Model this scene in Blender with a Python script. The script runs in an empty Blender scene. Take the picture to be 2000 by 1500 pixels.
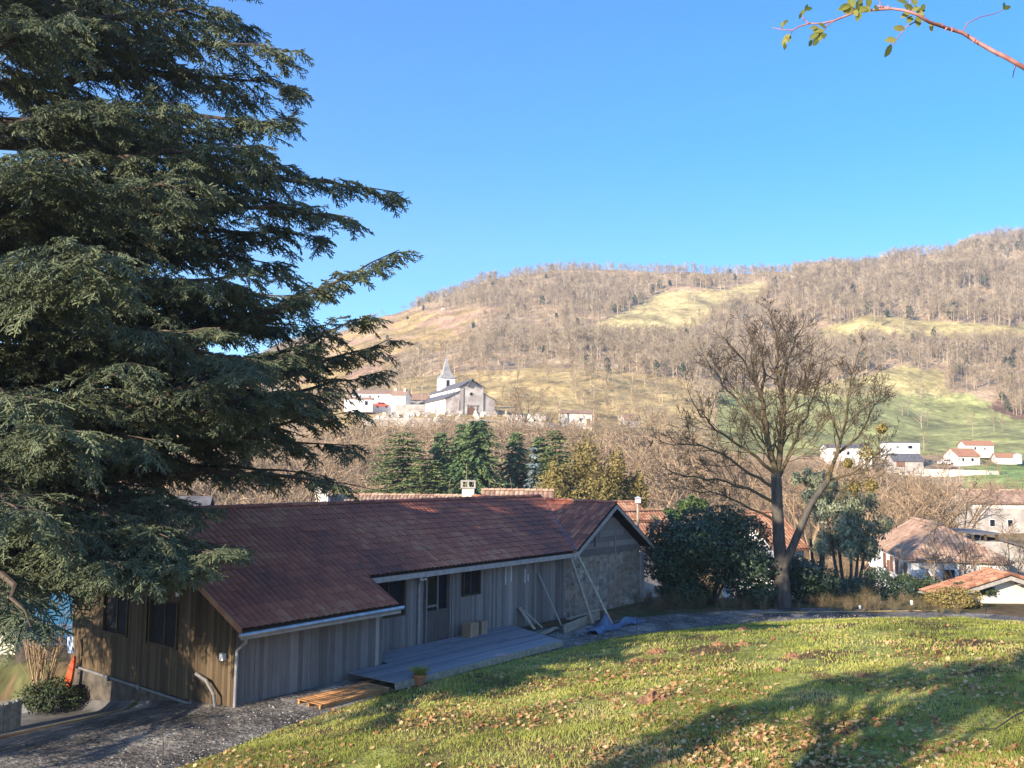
import bpy, math, random
import numpy as np
from mathutils import Vector, Matrix

# ------------------------------------------------------------------ camera, world, sun
SC = bpy.context.scene
COL = SC.collection
FPX, PITCH, ROLL, CZ = 1800.0, 0.0856, 0.011, 6.0
cr_, sr_, cp_, sp_ = math.cos(ROLL), math.sin(ROLL), math.cos(PITCH), math.sin(PITCH)
cam_d = bpy.data.cameras.new('camera')
cam_d.sensor_width = 36.0
cam_d.lens = 36.0 * FPX / 2000.0
cam_d.clip_start = 0.05
cam_d.clip_end = 6000
cam = bpy.data.objects.new('camera', cam_d)
COL.objects.link(cam)
r0, u0, f0 = Vector((1, 0, 0)), Vector((0, -sp_, cp_)), Vector((0, cp_, sp_))
Rx = r0 * cr_ + u0 * sr_
Ux = -r0 * sr_ + u0 * cr_
M = Matrix(((Rx.x, Ux.x, -f0.x, 0), (Rx.y, Ux.y, -f0.y, 0), (Rx.z, Ux.z, -f0.z, CZ), (0, 0, 0, 1)))
cam.matrix_world = M
SC.camera = cam

SUN_AZ, SUN_EL = math.radians(45), math.radians(21)      # light travels towards azimuth 45 deg right of the view
world = bpy.data.worlds.new("World")
SC.world = world
world.use_nodes = True
wn = world.node_tree
bg = wn.nodes['Background']
sky = wn.nodes.new('ShaderNodeTexSky')
sky.sky_type = 'NISHITA'
sky.sun_disc = False
sky.sun_elevation = SUN_EL
sky.sun_rotation = math.radians(180) + SUN_AZ
sky.altitude = 300
sky.air_density = .85
sky.dust_density = 0.15
sky.ozone_density = 2.4
hs = wn.nodes.new('ShaderNodeHueSaturation')
hs.inputs['Saturation'].default_value = 1.46
hs.inputs['Hue'].default_value = .505
wn.links.new(sky.outputs[0], hs.inputs['Color'])
wn.links.new(hs.outputs[0], bg.inputs[0])
bg.inputs[1].default_value = 0.12
sd = bpy.data.lights.new('sun', 'SUN')
sd.energy = 5.0
sd.angle = math.radians(0.5)
sd.color = (1.0, 0.86, 0.68)
sun = bpy.data.objects.new('sun', sd)
COL.objects.link(sun)
ldir = Vector((math.sin(SUN_AZ) * math.cos(SUN_EL), math.cos(SUN_AZ) * math.cos(SUN_EL), -math.sin(SUN_EL)))
sun.rotation_euler = ldir.to_track_quat('-Z', 'Y').to_euler()
sun.location = (-20, -20, 40)
SC.view_settings.view_transform = 'Standard'
SC.view_settings.look = 'None'
SC.view_settings.gamma = 1
SC.view_settings.exposure = 1.55
SC.render.resolution_x, SC.render.resolution_y = 1024, 768

# ------------------------------------------------------------------ geometry helpers
def ray(px, py):
    x = (px - 1000) / FPX; y = -(py - 750) / FPX
    rx = x * cr_ - y * sr_; ru = x * sr_ + y * cr_
    return np.array([rx, cp_ - ru * sp_, sp_ + ru * cp_])
def P(px, py, Y):
    d = ray(px, py)
    return np.array([0, 0, CZ]) + d * (Y / d[1])
def onz(px, py, z):
    d = ray(px, py)
    return np.array([0, 0, CZ]) + d * ((z - CZ) / d[2])
def proj(X, Y, Z):
    Z = Z - CZ
    fy = np.maximum(Y * cp_ + Z * sp_, 1e-3); up = -Y * sp_ + Z * cp_
    a = X / fy * FPX; b = -up / fy * FPX
    return 1000 + a * cr_ - b * sr_, 750 + a * sr_ + b * cr_
def inpoly(x, y, poly):
    x = np.asarray(x, float); y = np.asarray(y, float)
    c = np.zeros(x.shape, bool); n = len(poly)
    for i in range(n):
        x1, y1 = poly[i]; x2, y2 = poly[(i + 1) % n]
        if y1 == y2: continue
        k = ((y1 > y) != (y2 > y)) & (x < (x2 - x1) * (y - y1) / (y2 - y1) + x1)
        c ^= k
    return c
_rs = np.random.RandomState(3)
_N = _rs.rand(256, 256)
def vnoise(x, y):
    x = np.asarray(x, float); y = np.asarray(y, float)
    xi = np.floor(x).astype(int); yi = np.floor(y).astype(int)
    fx = x - xi; fy = y - yi
    fx = fx * fx * (3 - 2 * fx); fy = fy * fy * (3 - 2 * fy)
    a = _N[xi & 255, yi & 255]; b = _N[(xi + 1) & 255, yi & 255]
    c = _N[xi & 255, (yi + 1) & 255]; d = _N[(xi + 1) & 255, (yi + 1) & 255]
    return (a * (1 - fx) + b * fx) * (1 - fy) + (c * (1 - fx) + d * fx) * fy
def fbm(x, y, o=4):
    s = 0; a = .5
    for i in range(o):
        s = s + a * (vnoise(x * 2 ** i + 17.3 * i, y * 2 ** i + 5.1 * i) - .5); a *= .5
    return s * 2

class MB:
    """collects pieces, then links them as ONE mesh object"""
    def __init__(s):
        s.V = []; s.F = []; s.T = []; s.MI = []; s.C = []; s.n = 0
    def add(s, v, f, mi=0, t=.5, c=None):
        v = np.asarray(v, float).reshape(-1, 3); f = np.asarray(f, int)
        if len(v) == 0 or len(f) == 0: return
        s.V.append(v); s.F.append(f + s.n); s.MI.append(np.full(len(f), mi) if np.isscalar(mi) else np.asarray(mi))
        s.T.append(np.full(len(v), t) if np.isscalar(t) else np.asarray(t, float))
        s.C.append(c); s.n += len(v)
    def box(s, o, a, b, c, mi=0, t=.5):
        o = np.asarray(o, float); a = np.asarray(a, float); b = np.asarray(b, float); c = np.asarray(c, float)
        v = [o, o + a, o + a + b, o + b, o + c, o + a + c, o + a + b + c, o + b + c]
        s.add(v, [(0, 3, 2, 1), (4, 5, 6, 7), (0, 1, 5, 4), (1, 2, 6, 5), (2, 3, 7, 6), (3, 0, 4, 7)], mi, t)
    def poly(s, pts, mi=0, t=.5):
        s.add(pts, [tuple(range(len(pts)))], mi, t)
    def slab(s, pts, ext, mi=0, t=.5):
        """extrude polygon by vector ext"""
        p = np.asarray(pts, float); n = len(p); q = p + np.asarray(ext, float)
        s.add(p, [tuple(range(n - 1, -1, -1))], mi, t); s.add(q, [tuple(range(n))], mi, t)
        v = np.vstack([p, q]); s.add(v, [(i, (i + 1) % n, n + (i + 1) % n, n + i) for i in range(n)], mi, t)
    def segs(s, A, B, ra, rb, n=4, mi=0, t=.5):
        A = np.asarray(A, float).reshape(-1, 3); B = np.asarray(B, float).reshape(-1, 3)
        if len(A) == 0: return
        ra = np.broadcast_to(np.asarray(ra, float), (len(A),)); rb = np.broadcast_to(np.asarray(rb, float), (len(A),))
        d = B - A; L = np.linalg.norm(d, axis=1, keepdims=True); d = d / np.maximum(L, 1e-9)
        ref = np.where(np.abs(d[:, 2:3]) > .9, np.array([[1., 0, 0]]), np.array([[0., 0, 1]]))
        x = np.cross(d, ref); x /= np.linalg.norm(x, axis=1, keepdims=True); y = np.cross(d, x)
        an = np.arange(n) * 2 * math.pi / n
        ring = x[:, None, :] * np.cos(an)[None, :, None] + y[:, None, :] * np.sin(an)[None, :, None]
        v = np.concatenate([A[:, None, :] + ring * ra[:, None, None], B[:, None, :] + ring * rb[:, None, None]], 1)
        k = np.arange(n); k2 = (k + 1) % n
        q = np.stack([k, k2, n + k2, n + k], 1)
        f = (q[None] + (np.arange(len(A)) * 2 * n)[:, None, None]).reshape(-1, 4)
        tt = t if np.isscalar(t) else np.repeat(np.asarray(t, float), 2 * n)
        s.add(v.reshape(-1, 3), f, mi, tt)
    def tube(s, path, rad, n=8, mi=0, t=.5, cap=True):
        p = np.asarray(path, float); m = len(p); rad = np.broadcast_to(np.asarray(rad, float), (m,))
        d = np.gradient(p, axis=0); d /= np.maximum(np.linalg.norm(d, axis=1, keepdims=True), 1e-9)
        ref = np.array([0, 0, 1.]) if abs(d[0][2]) < .9 else np.array([1., 0, 0])
        x = np.cross(d[0], ref); x /= np.linalg.norm(x); vs = []
        for i in range(m):
            x = x - d[i] * np.dot(x, d[i]); x /= np.linalg.norm(x); y = np.cross(d[i], x)
            an = np.arange(n) * 2 * math.pi / n
            vs.append(p[i] + rad[i] * (x[None] * np.cos(an)[:, None] + y[None] * np.sin(an)[:, None]))
        v = np.vstack(vs); f = []
        for i in range(m - 1):
            for k in range(n):
                f.append((i * n + k, i * n + (k + 1) % n, (i + 1) * n + (k + 1) % n, (i + 1) * n + k))
        s.add(v, f, mi, t)
        if cap:
            s.add(vs[0], [tuple(range(n - 1, -1, -1))], mi, t); s.add(vs[-1], [tuple(range(n))], mi, t)
    def lathe(s, c, prof, n=16, mi=0, t=.5):
        c = np.asarray(c, float); an = np.arange(n) * 2 * math.pi / n
        v = np.vstack([c + np.stack([r * np.cos(an), r * np.sin(an), np.full(n, z)], 1) for r, z in prof]); f = []
        for i in range(len(prof) - 1):
            for k in range(n): f.append((i * n + k, i * n + (k + 1) % n, (i + 1) * n + (k + 1) % n, (i + 1) * n + k))
        s.add(v, f, mi, t)
    def build(s, name, mats, parent=None, origin=None, smooth=False, color=False):
        if not s.V: return None
        V = np.vstack(s.V)
        off = np.zeros(3); q = parent
        while q is not None: off += np.array(q.location); q = q.parent
        if parent is None:
            if origin is None:
                mn, mx = V.min(0), V.max(0); origin = ((mn[0] + mx[0]) / 2, (mn[1] + mx[1]) / 2, mn[2])
            off = np.array(origin, float)
        elif origin is not None: off = np.array(origin, float)
        me = bpy.data.meshes.new(name)
        nf = sum(len(f) for f in s.F)
        lt = np.concatenate([np.full(len(f), f.shape[1]) for f in s.F]); li = np.concatenate([f.ravel() for f in s.F])
        me.vertices.add(len(V)); me.vertices.foreach_set('co', (V - off).astype(np.float32).ravel())
        me.loops.add(len(li)); me.loops.foreach_set('vertex_index', li.astype(np.int32))
        me.polygons.add(nf); ls = np.concatenate([[0], np.cumsum(lt)[:-1]])
        me.polygons.foreach_set('loop_start', ls.astype(np.int32))
        me.polygons.foreach_set('material_index', np.concatenate(s.MI).astype(np.int32))
        me.polygons.foreach_set('use_smooth', np.full(nf, bool(smooth)))
        me.update(calc_edges=True)
        at = me.attributes.new('tint', 'FLOAT', 'POINT'); at.data.foreach_set('value', np.concatenate(s.T).astype(np.float32))
        if color:
            ca = me.attributes.new('gcol', 'FLOAT_COLOR', 'POINT')
            cc = np.vstack([np.hstack([c, np.ones((len(c), 1))]) for c in s.C]); ca.data.foreach_set('color', cc.astype(np.float32).ravel())
        for m in (mats if isinstance(mats, (list, tuple)) else [mats]): me.materials.append(m)
        me.validate()
        o = bpy.data.objects.new(name, me); COL.objects.link(o)
        if parent is not None:
            o.parent = parent
            if origin is not None:
                q = parent; po = np.zeros(3)
                while q is not None: po += np.array(q.location); q = q.parent
                o.location = tuple(off - po)
        else: o.location = tuple(off)
        return o
def tag(o, label=None, cat=None, group=None, kind=None):
    if label: o['label'] = label
    if cat: o['category'] = cat
    if group: o['group'] = group
    if kind: o['kind'] = kind
    return o
def thing(name, loc, label, cat, group=None):
    o = bpy.data.objects.new(name, None); COL.objects.link(o); o.location = tuple(float(k) for k in loc)
    o.empty_display_size = .3
    return tag(o, label, cat, group)
def copy_tree(o, parent=None):
    c = o.copy(); COL.objects.link(c)
    if parent is not None: c.parent = parent
    for ch in [k for k in bpy.data.objects if k.parent == o]: copy_tree(ch, c)
    return c

# ------------------------------------------------------------------ materials
def mat(name, c1, c2=None, scale=4.0, rough=.85, bump=0.0, bscale=None, tint=.0, c3=None, stretch=(1, 1, 1), spec=.3, metal=0, detail=6, trans=0, contrast=(.35, .65)):
    m = bpy.data.materials.new(name); m.use_nodes = True; nt = m.node_tree; N = nt.nodes; Lk = nt.links
    b = N['Principled BSDF']; b.inputs['Roughness'].default_value = rough; b.inputs['Metallic'].default_value = metal
    b.inputs['Specular IOR Level'].default_value = spec
    tc = N.new('ShaderNodeTexCoord'); mp = N.new('ShaderNodeMapping'); mp.inputs['Scale'].default_value = stretch
    Lk.new(tc.outputs['Object'], mp.inputs[0])
    nz = N.new('ShaderNodeTexNoise'); nz.inputs['Scale'].default_value = scale; nz.inputs['Detail'].default_value = detail
    Lk.new(mp.outputs[0], nz.inputs['Vector'])
    rp = N.new('ShaderNodeValToRGB'); rp.color_ramp.elements[0].position = contrast[0]; rp.color_ramp.elements[1].position = contrast[1]
    c2 = c2 or c1
    rp.color_ramp.elements[0].color = (*c1, 1); rp.color_ramp.elements[1].color = (*c2, 1)
    Lk.new(nz.outputs['Fac'], rp.inputs[0]); out = rp.outputs[0]
    if c3 is not None:
        n2 = N.new('ShaderNodeTexNoise'); n2.inputs['Scale'].default_value = scale * .23; n2.inputs['Detail'].default_value = 4
        Lk.new(mp.outputs[0], n2.inputs['Vector'])
        r2 = N.new('ShaderNodeValToRGB'); r2.color_ramp.elements[0].position = .5; r2.color_ramp.elements[1].position = .62
        Lk.new(n2.outputs['Fac'], r2.inputs[0])
        mx = N.new('ShaderNodeMix'); mx.data_type = 'RGBA'; Lk.new(r2.outputs[0], mx.inputs['Factor'])
        Lk.new(out, mx.inputs['A']); mx.inputs['B'].default_value = (*c3, 1); out = mx.outputs['Result']
    if tint:
        at = N.new('ShaderNodeAttribute'); at.attribute_name = 'tint'
        mr = N.new('ShaderNodeMapRange'); mr.inputs['To Min'].default_value = 1 - tint; mr.inputs['To Max'].default_value = 1 + tint
        Lk.new(at.outputs['Fac'], mr.inputs[0])
        vm = N.new('ShaderNodeVectorMath'); vm.operation = 'SCALE'; Lk.new(out, vm.inputs[0]); Lk.new(mr.outputs[0], vm.inputs['Scale']); out = vm.outputs[0]
    Lk.new(out, b.inputs['Base Color'])
    if bump:
        n3 = N.new('ShaderNodeTexNoise'); n3.inputs['Scale'].default_value = bscale or scale * 4; n3.inputs['Detail'].default_value = 5
        Lk.new(mp.outputs[0], n3.inputs['Vector'])
        bp = N.new('ShaderNodeBump'); bp.inputs['Strength'].default_value = bump; bp.inputs['Distance'].default_value = .03
        Lk.new(n3.outputs['Fac'], bp.inputs['Height']); Lk.new(bp.outputs[0], b.inputs['Normal'])
    if trans:
        tr = N.new('ShaderNodeBsdfTranslucent'); Lk.new(out, tr.inputs[0])
        ms = N.new('ShaderNodeMixShader'); ms.inputs[0].default_value = trans
        Lk.new(b.outputs[0], ms.inputs[1]); Lk.new(tr.outputs[0], ms.inputs[2]); Lk.new(ms.outputs[0], N['Material Output'].inputs[0])
    return m
def tint_mat(name, stops, rough=.8, scale=3, amt=.25, bump=0, trans=0, spec=.2, stretch=(1, 1, 1)):
    """colour from the per-piece 'tint' attribute through a ramp, broken up by noise"""
    m = mat(name, (1, 1, 1), scale=scale, rough=rough, bump=bump, spec=spec, trans=trans, stretch=stretch)
    nt = m.node_tree; N = nt.nodes; Lk = nt.links
    at = N.new('ShaderNodeAttribute'); at.attribute_name = 'tint'
    nz = [n for n in N if n.type == 'TEX_NOISE'][0]
    ad = N.new('ShaderNodeMath'); ad.operation = 'MULTIPLY_ADD'; Lk.new(nz.outputs['Fac'], ad.inputs[0]); ad.inputs[1].default_value = amt * 2; 
    sb = N.new('ShaderNodeMath'); sb.operation = 'SUBTRACT'; Lk.new(at.outputs['Fac'], sb.inputs[0]); sb.inputs[1].default_value = amt
    Lk.new(sb.outputs[0], ad.inputs[2])
    rp = N.new('ShaderNodeValToRGB'); el = rp.color_ramp.elements
    while len(el) < len(stops): el.new(.5)
    for i, (p, c) in enumerate(stops): el[i].position = p; el[i].color = (*c, 1)
    Lk.new(ad.outputs[0], rp.inputs[0])
    Lk.new(rp.outputs[0], N['Principled BSDF'].inputs['Base Color'])
    for n in N:
        if n.type == 'BSDF_TRANSLUCENT': Lk.new(rp.outputs[0], n.inputs[0])
    return m
def gcol_mat(name, bump=.4, bscale=2.0, nscale=.15, rough=.95):
    m = bpy.data.materials.new(name); m.use_nodes = True; nt = m.node_tree; N = nt.nodes; Lk = nt.links
    b = N['Principled BSDF']; b.inputs['Roughness'].default_value = rough; b.inputs['Specular IOR Level'].default_value = .1
    at = N.new('ShaderNodeAttribute'); at.attribute_name = 'gcol'
    tc = N.new('ShaderNodeTexCoord'); out = at.outputs['Color']
    for sc, amp in ((nscale, .45), (nscale * 7, .4), (nscale * 40, .3)):
        nz = N.new('ShaderNodeTexNoise'); nz.inputs['Scale'].default_value = sc; nz.inputs['Detail'].default_value = 5
        Lk.new(tc.outputs['Object'], nz.inputs['Vector'])
        mr = N.new('ShaderNodeMapRange'); mr.inputs['From Min'].default_value = .3; mr.inputs['From Max'].default_value = .7
        mr.inputs['To Min'].default_value = 1 - amp; mr.inputs['To Max'].default_value = 1 + amp
        Lk.new(nz.outputs['Fac'], mr.inputs[0])
        vm = N.new('ShaderNodeVectorMath'); vm.operation = 'SCALE'; Lk.new(out, vm.inputs[0]); Lk.new(mr.outputs[0], vm.inputs['Scale']); out = vm.outputs[0]
    Lk.new(out, b.inputs['Base Color'])
    n3 = N.new('ShaderNodeTexNoise'); n3.inputs['Scale'].default_value = bscale; n3.inputs['Detail'].default_value = 6
    Lk.new(tc.outputs['Object'], n3.inputs['Vector'])
    bp = N.new('ShaderNodeBump'); bp.inputs['Strength'].default_value = bump; bp.inputs['Distance'].default_value = .2
    Lk.new(n3.outputs['Fac'], bp.inputs['Height']); Lk.new(bp.outputs[0], b.inputs['Normal'])
    return m

M_tile = tint_mat('red_tile', [(0, (.15, .08, .065)), (.35, (.32, .115, .075)), (.7, (.47, .16, .09)), (1, (.58, .28, .15))], rough=.75, scale=1.2, amt=.22, bump=.3)
M_tile_tan = tint_mat('tan_tile', [(0, (.18, .11, .08)), (.5, (.35, .22, .15)), (1, (.50, .37, .26))], rough=.85, scale=1.5, amt=.25)
M_tile_or = tint_mat('orange_tile', [(0, (.22, .10, .06)), (.5, (.40, .19, .11)), (1, (.52, .33, .21))], rough=.85, scale=1.0, amt=.25)
M_slate = mat('slate', (.09, .09, .10), (.16, .155, .16), scale=2, rough=.7)
M_board = tint_mat('weathered_board', [(0, (.09, .075, .065)), (.45, (.20, .175, .155)), (.8, (.31, .275, .24)), (1, (.42, .37, .31))], rough=.9, scale=5, amt=.24, stretch=(3, 3, .35), bump=.2)
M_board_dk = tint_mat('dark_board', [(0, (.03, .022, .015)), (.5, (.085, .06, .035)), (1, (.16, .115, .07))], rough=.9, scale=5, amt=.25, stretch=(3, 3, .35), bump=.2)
M_timber = mat('pale_timber', (.30, .24, .17), (.45, .37, .27), scale=8, rough=.8, stretch=(1, 1, 1), tint=.2)
M_trim = mat('painted_trim', (.33, .30, .27), (.45, .41, .36), scale=6, rough=.6, tint=.15)
M_deck = tint_mat('deck_board', [(0, (.14, .14, .16)), (.5, (.22, .22, .24)), (1, (.32, .31, .32))], rough=.7, scale=3, amt=.2)
M_pallet = mat('sunlit_rusty_wood', (.38, .18, .07), (.52, .27, .11), scale=6, tint=.25)  # sun patch's orange put into the walkway wood; rust colour on the panel
M_zinc = mat('zinc', (.35, .36, .37), (.5, .51, .52), scale=5, rough=.4, metal=.6)
M_blue = mat('blue_flashing', (.07, .12, .20), (.10, .17, .27), scale=6, rough=.5)
M_stone = mat('rubble_stone', (.22, .185, .145), (.50, .44, .35), scale=3.2, rough=.95, bump=1.0, bscale=4, c3=(.33, .25, .18), detail=9)
def masonry(m, sc=3.2):
    nt = m.node_tree; N = nt.nodes; Lk = nt.links; b = N['Principled BSDF']; old = b.inputs['Base Color'].links[0].from_socket
    tc = [n for n in N if n.type == 'TEX_COORD'][0]; nz = N.new('ShaderNodeTexNoise'); nz.inputs['Scale'].default_value = 2.0; Lk.new(tc.outputs['Object'], nz.inputs['Vector'])
    ma = N.new('ShaderNodeVectorMath'); ma.operation = 'MULTIPLY_ADD'; ma.inputs[1].default_value = (.25, .25, .25); Lk.new(nz.outputs['Color'], ma.inputs[0]); Lk.new(tc.outputs['Object'], ma.inputs[2])
    mp = N.new('ShaderNodeMapping'); mp.inputs['Scale'].default_value = (1, 1, 1.7); Lk.new(ma.outputs[0], mp.inputs[0])
    ve = N.new('ShaderNodeTexVoronoi'); ve.feature = 'DISTANCE_TO_EDGE'; ve.inputs['Scale'].default_value = sc; Lk.new(mp.outputs[0], ve.inputs['Vector'])
    vc = N.new('ShaderNodeTexVoronoi'); vc.inputs['Scale'].default_value = sc; Lk.new(mp.outputs[0], vc.inputs['Vector'])
    bw = N.new('ShaderNodeRGBToBW'); Lk.new(vc.outputs['Color'], bw.inputs[0]); mr = N.new('ShaderNodeMapRange'); mr.inputs['To Min'].default_value = .6; mr.inputs['To Max'].default_value = 1.25; Lk.new(bw.outputs[0], mr.inputs[0])
    sc_ = N.new('ShaderNodeVectorMath'); sc_.operation = 'SCALE'; Lk.new(old, sc_.inputs[0]); Lk.new(mr.outputs[0], sc_.inputs['Scale'])
    er = N.new('ShaderNodeMapRange'); er.inputs['From Max'].default_value = .07; Lk.new(ve.outputs['Distance'], er.inputs[0])
    mx = N.new('ShaderNodeMix'); mx.data_type = 'RGBA'; Lk.new(er.outputs[0], mx.inputs['Factor']); mx.inputs['A'].default_value = (.42, .37, .30, 1); Lk.new(sc_.outputs[0], mx.inputs['B']); Lk.new(mx.outputs['Result'], b.inputs['Base Color'])
    bp = N.new('ShaderNodeBump'); bp.inputs['Strength'].default_value = .8; bp.inputs['Distance'].default_value = .04; Lk.new(er.outputs[0], bp.inputs['Height']); Lk.new(bp.outputs[0], b.inputs['Normal'])
masonry(M_stone)
M_pipe = mat('grey_plastic', (.13, .13, .13), (.20, .20, .20), scale=5, rough=.6)
M_darkstone = mat('dark_brown_stone', (.05, .045, .04), (.12, .10, .08), scale=3, rough=.95, bump=.6)  # plain dark brown stone
M_render = mat('cream_render', (.62, .56, .46), (.72, .66, .56), scale=1.5, rough=.9, bump=.15)
M_white = mat('white_render', (.72, .70, .66), (.80, .78, .74), scale=.8, rough=.9)
M_churchf = mat('stained_render', (.36, .31, .28), (.60, .55, .50), scale=.35, rough=.95, c3=(.30, .25, .22), contrast=(.4, .6))
M_greystone = mat('grey_stone', (.30, .27, .24), (.48, .44, .39), scale=.8, rough=.95, bump=.5, bscale=2)
M_dark = mat('opening_shade', (.012, .012, .014), (.02, .02, .022), rough=.9)  # near-black colour put in for the shade inside openings
M_glass = mat('window_glass', (.006, .009, .012), (.015, .018, .02), rough=.22, spec=.25)
M_shutter = mat('brown_shutter', (.16, .08, .05), (.22, .12, .08), rough=.8)
M_whitep = mat('white_paint', (.75, .75, .74), (.8, .8, .8), rough=.4)
M_concrete = mat('concrete', (.33, .31, .28), (.45, .43, .39), scale=3, rough=.9, bump=.2)
M_bark = mat('ash_bark', (.06, .052, .045), (.12, .105, .085), scale=6, rough=.95, bump=.5, stretch=(1, 1, .3))
M_twig = tint_mat('ash_twig', [(0, (.05, .038, .035)), (.5, (.095, .072, .05)), (1, (.17, .135, .06))], rough=.9, scale=1, amt=.2)
M_cbark = mat('cedar_bark', (.06, .045, .035), (.12, .09, .07), scale=5, rough=.95, bump=.5, stretch=(1, 1, .3))
M_needle = tint_mat('cedar_needle', [(0, (.05, .07, .045)), (.45, (.13, .155, .085)), (.8, (.24, .26, .13)), (1, (.34, .34, .18))], rough=.7, scale=.6, amt=.25, spec=.25)
M_farwood = tint_mat('winter_twigs', [(0, (.14, .10, .055)), (.4, (.31, .235, .145)), (.75, (.43, .345, .23)), (1, (.56, .475, .35))], rough=.95, scale=.05, amt=.15)
M_brush = tint_mat('dry_brush', [(0, (.14, .095, .06)), (.5, (.31, .22, .135)), (1, (.47, .35, .22))], rough=.95, scale=.3, amt=.2)
M_weed = tint_mat('dry_weed', [(0, (.07, .06, .03)), (.5, (.15, .115, .06)), (1, (.26, .2, .12))], rough=.95, scale=.3, amt=.2)
M_ever = tint_mat('evergreen_leaf', [(0, (.018, .032, .018)), (.5, (.045, .07, .03)), (1, (.10, .12, .045))], rough=.7, scale=.5, amt=.2)
M_laurel = tint_mat('laurel_leaf', [(0, (.02, .04, .026)), (.5, (.045, .08, .04)), (1, (.09, .13, .06))], rough=.5, scale=1, amt=.2, spec=.4)
M_conifer = tint_mat('fir_needle', [(0, (.035, .07, .035)), (.5, (.085, .145, .055)), (1, (.19, .24, .08))], rough=.8, scale=.3, amt=.25)
M_bluefir = tint_mat('blue_needle', [(0, (.09, .13, .12)), (.5, (.19, .24, .23)), (1, (.32, .37, .35))], rough=.8, scale=.5, amt=.2)
M_yew = tint_mat('bronze_leaf', [(0, (.07, .065, .022)), (.5, (.21, .17, .055)), (1, (.36, .27, .10))], rough=.85, scale=.4, amt=.25)
M_olive = tint_mat('olive_leaf', [(0, (.10, .11, .06)), (.5, (.22, .24, .14)), (1, (.36, .38, .25))], rough=.7, scale=.5, amt=.2)
M_ivy = tint_mat('ivy_leaf', [(0, (.03, .055, .02)), (.5, (.075, .12, .035)), (1, (.15, .19, .06))], rough=.6, scale=.5, amt=.2)
M_grass = tint_mat('grass_blade', [(0, (.17, .20, .04)), (.45, (.33, .36, .075)), (.8, (.47, .46, .13)), (1, (.60, .51, .24))], rough=.7, scale=.35, amt=.22, trans=.3)
M_leaf = tint_mat('fallen_leaf', [(0, (.20, .07, .03)), (.4, (.42, .22, .09)), (.8, (.58, .38, .18)), (1, (.66, .50, .28))], rough=.8, scale=8, amt=.1, trans=.15)
M_soil = mat('molehill_soil', (.20, .10, .05), (.36, .20, .11), scale=14, rough=1, bump=1, bscale=30)
M_terra = mat('terracotta', (.42, .17, .08), (.5, .22, .11), scale=5, rough=.8)
M_tarp = mat('blue_tarp', (.07, .12, .21), (.15, .21, .30), scale=4, rough=.4)
M_red = mat('red_orange_plastic', (.75, .10, .04), (.85, .16, .06), scale=2, rough=.35, spec=.5)
M_rstem = mat('rose_stem', (.26, .10, .09), (.38, .20, .18), scale=60, rough=.5)
M_rleaf = tint_mat('rose_leaf', [(0, (.06, .10, .025)), (.5, (.19, .22, .05)), (1, (.42, .38, .11))], rough=.5, scale=30, amt=.15, trans=.45)
M_card = mat('cardboard', (.32, .2, .12), (.4, .26, .16), scale=4)
M_wire = mat('dark_wire', (.03, .03, .03), rough=.6)
M_hose = mat('yellow_hose', (.40, .30, .10), (.48, .36, .14), rough=.5)
M_bluecar = mat('blue_body_paint', (.04, .16, .34), (.06, .22, .42), scale=2, rough=.3, spec=.5)

# ------------------------------------------------------------------ barn frame (u along the facade, w towards the camera side)
PHI = .6634
D1 = np.array([math.sin(PHI), math.cos(PHI), 0]); DW = np.array([math.cos(PHI), -math.sin(PHI), 0]); BD = np.array([-2.62, 33.18, 0])
def B(u, w, z): return BD + D1 * u + DW * w + np.array([0, 0, z])
def buw(X, Y):
    a = X - BD[0]; b = Y - BD[1]
    return a * D1[0] + b * D1[1], a * DW[0] + b * DW[1]
YARD = -.5

# ------------------------------------------------------------------ terrain height
EDGE_PX = [(350, 1500), (520, 1435), (700, 1370), (850, 1325), (1000, 1290), (1200, 1245), (1400, 1222), (1500, 1215), (1650, 1210), (1800, 1212), (2000, 1225)]
EDGE = [onz(a, b, YARD)[:2] for a, b in EDGE_PX]
EDGE = [EDGE[0] + (EDGE[0] - EDGE[1]) * 12] + EDGE + [EDGE[-1] + np.array([6, -3.]), EDGE[-1] + np.array([30, -30.])]
EDGE = np.array(EDGE)
def edge_dist(X, Y):
    X = np.asarray(X, float); Y = np.asarray(Y, float); best = np.full(X.shape, 1e9); sg = np.ones(X.shape)
    for i in range(len(EDGE) - 1):
        a = EDGE[i]; d = EDGE[i + 1] - a; L2 = (d ** 2).sum()
        t = np.clip(((X - a[0]) * d[0] + (Y - a[1]) * d[1]) / L2, 0, 1)
        qx = X - a[0] - d[0] * t; qy = Y - a[1] - d[1] * t; q = np.hypot(qx, qy)
        s = np.sign(-(d[0] * (Y - a[1]) - d[1] * (X - a[0])))
        k = q < best - 1e-6
        best = np.where(k, q, best); sg = np.where(k, s, sg)
    return best * sg        # positive on the lawn side
def sst(x, a, b):
    t = np.clip((x - a) / (b - a), 0, 1); return t * t * (3 - 2 * t)
TC = np.array([-1500, -400, 200, 450, 600, 750, 870, 960, 1100, 1300, 1500, 1700, 1850, 2000, 2400, 3500.])
TD = np.array([75, 110, 140, 175, 212, 222, 250, 300, 400, 500, 600, 700, 850, 1200.])
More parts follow.
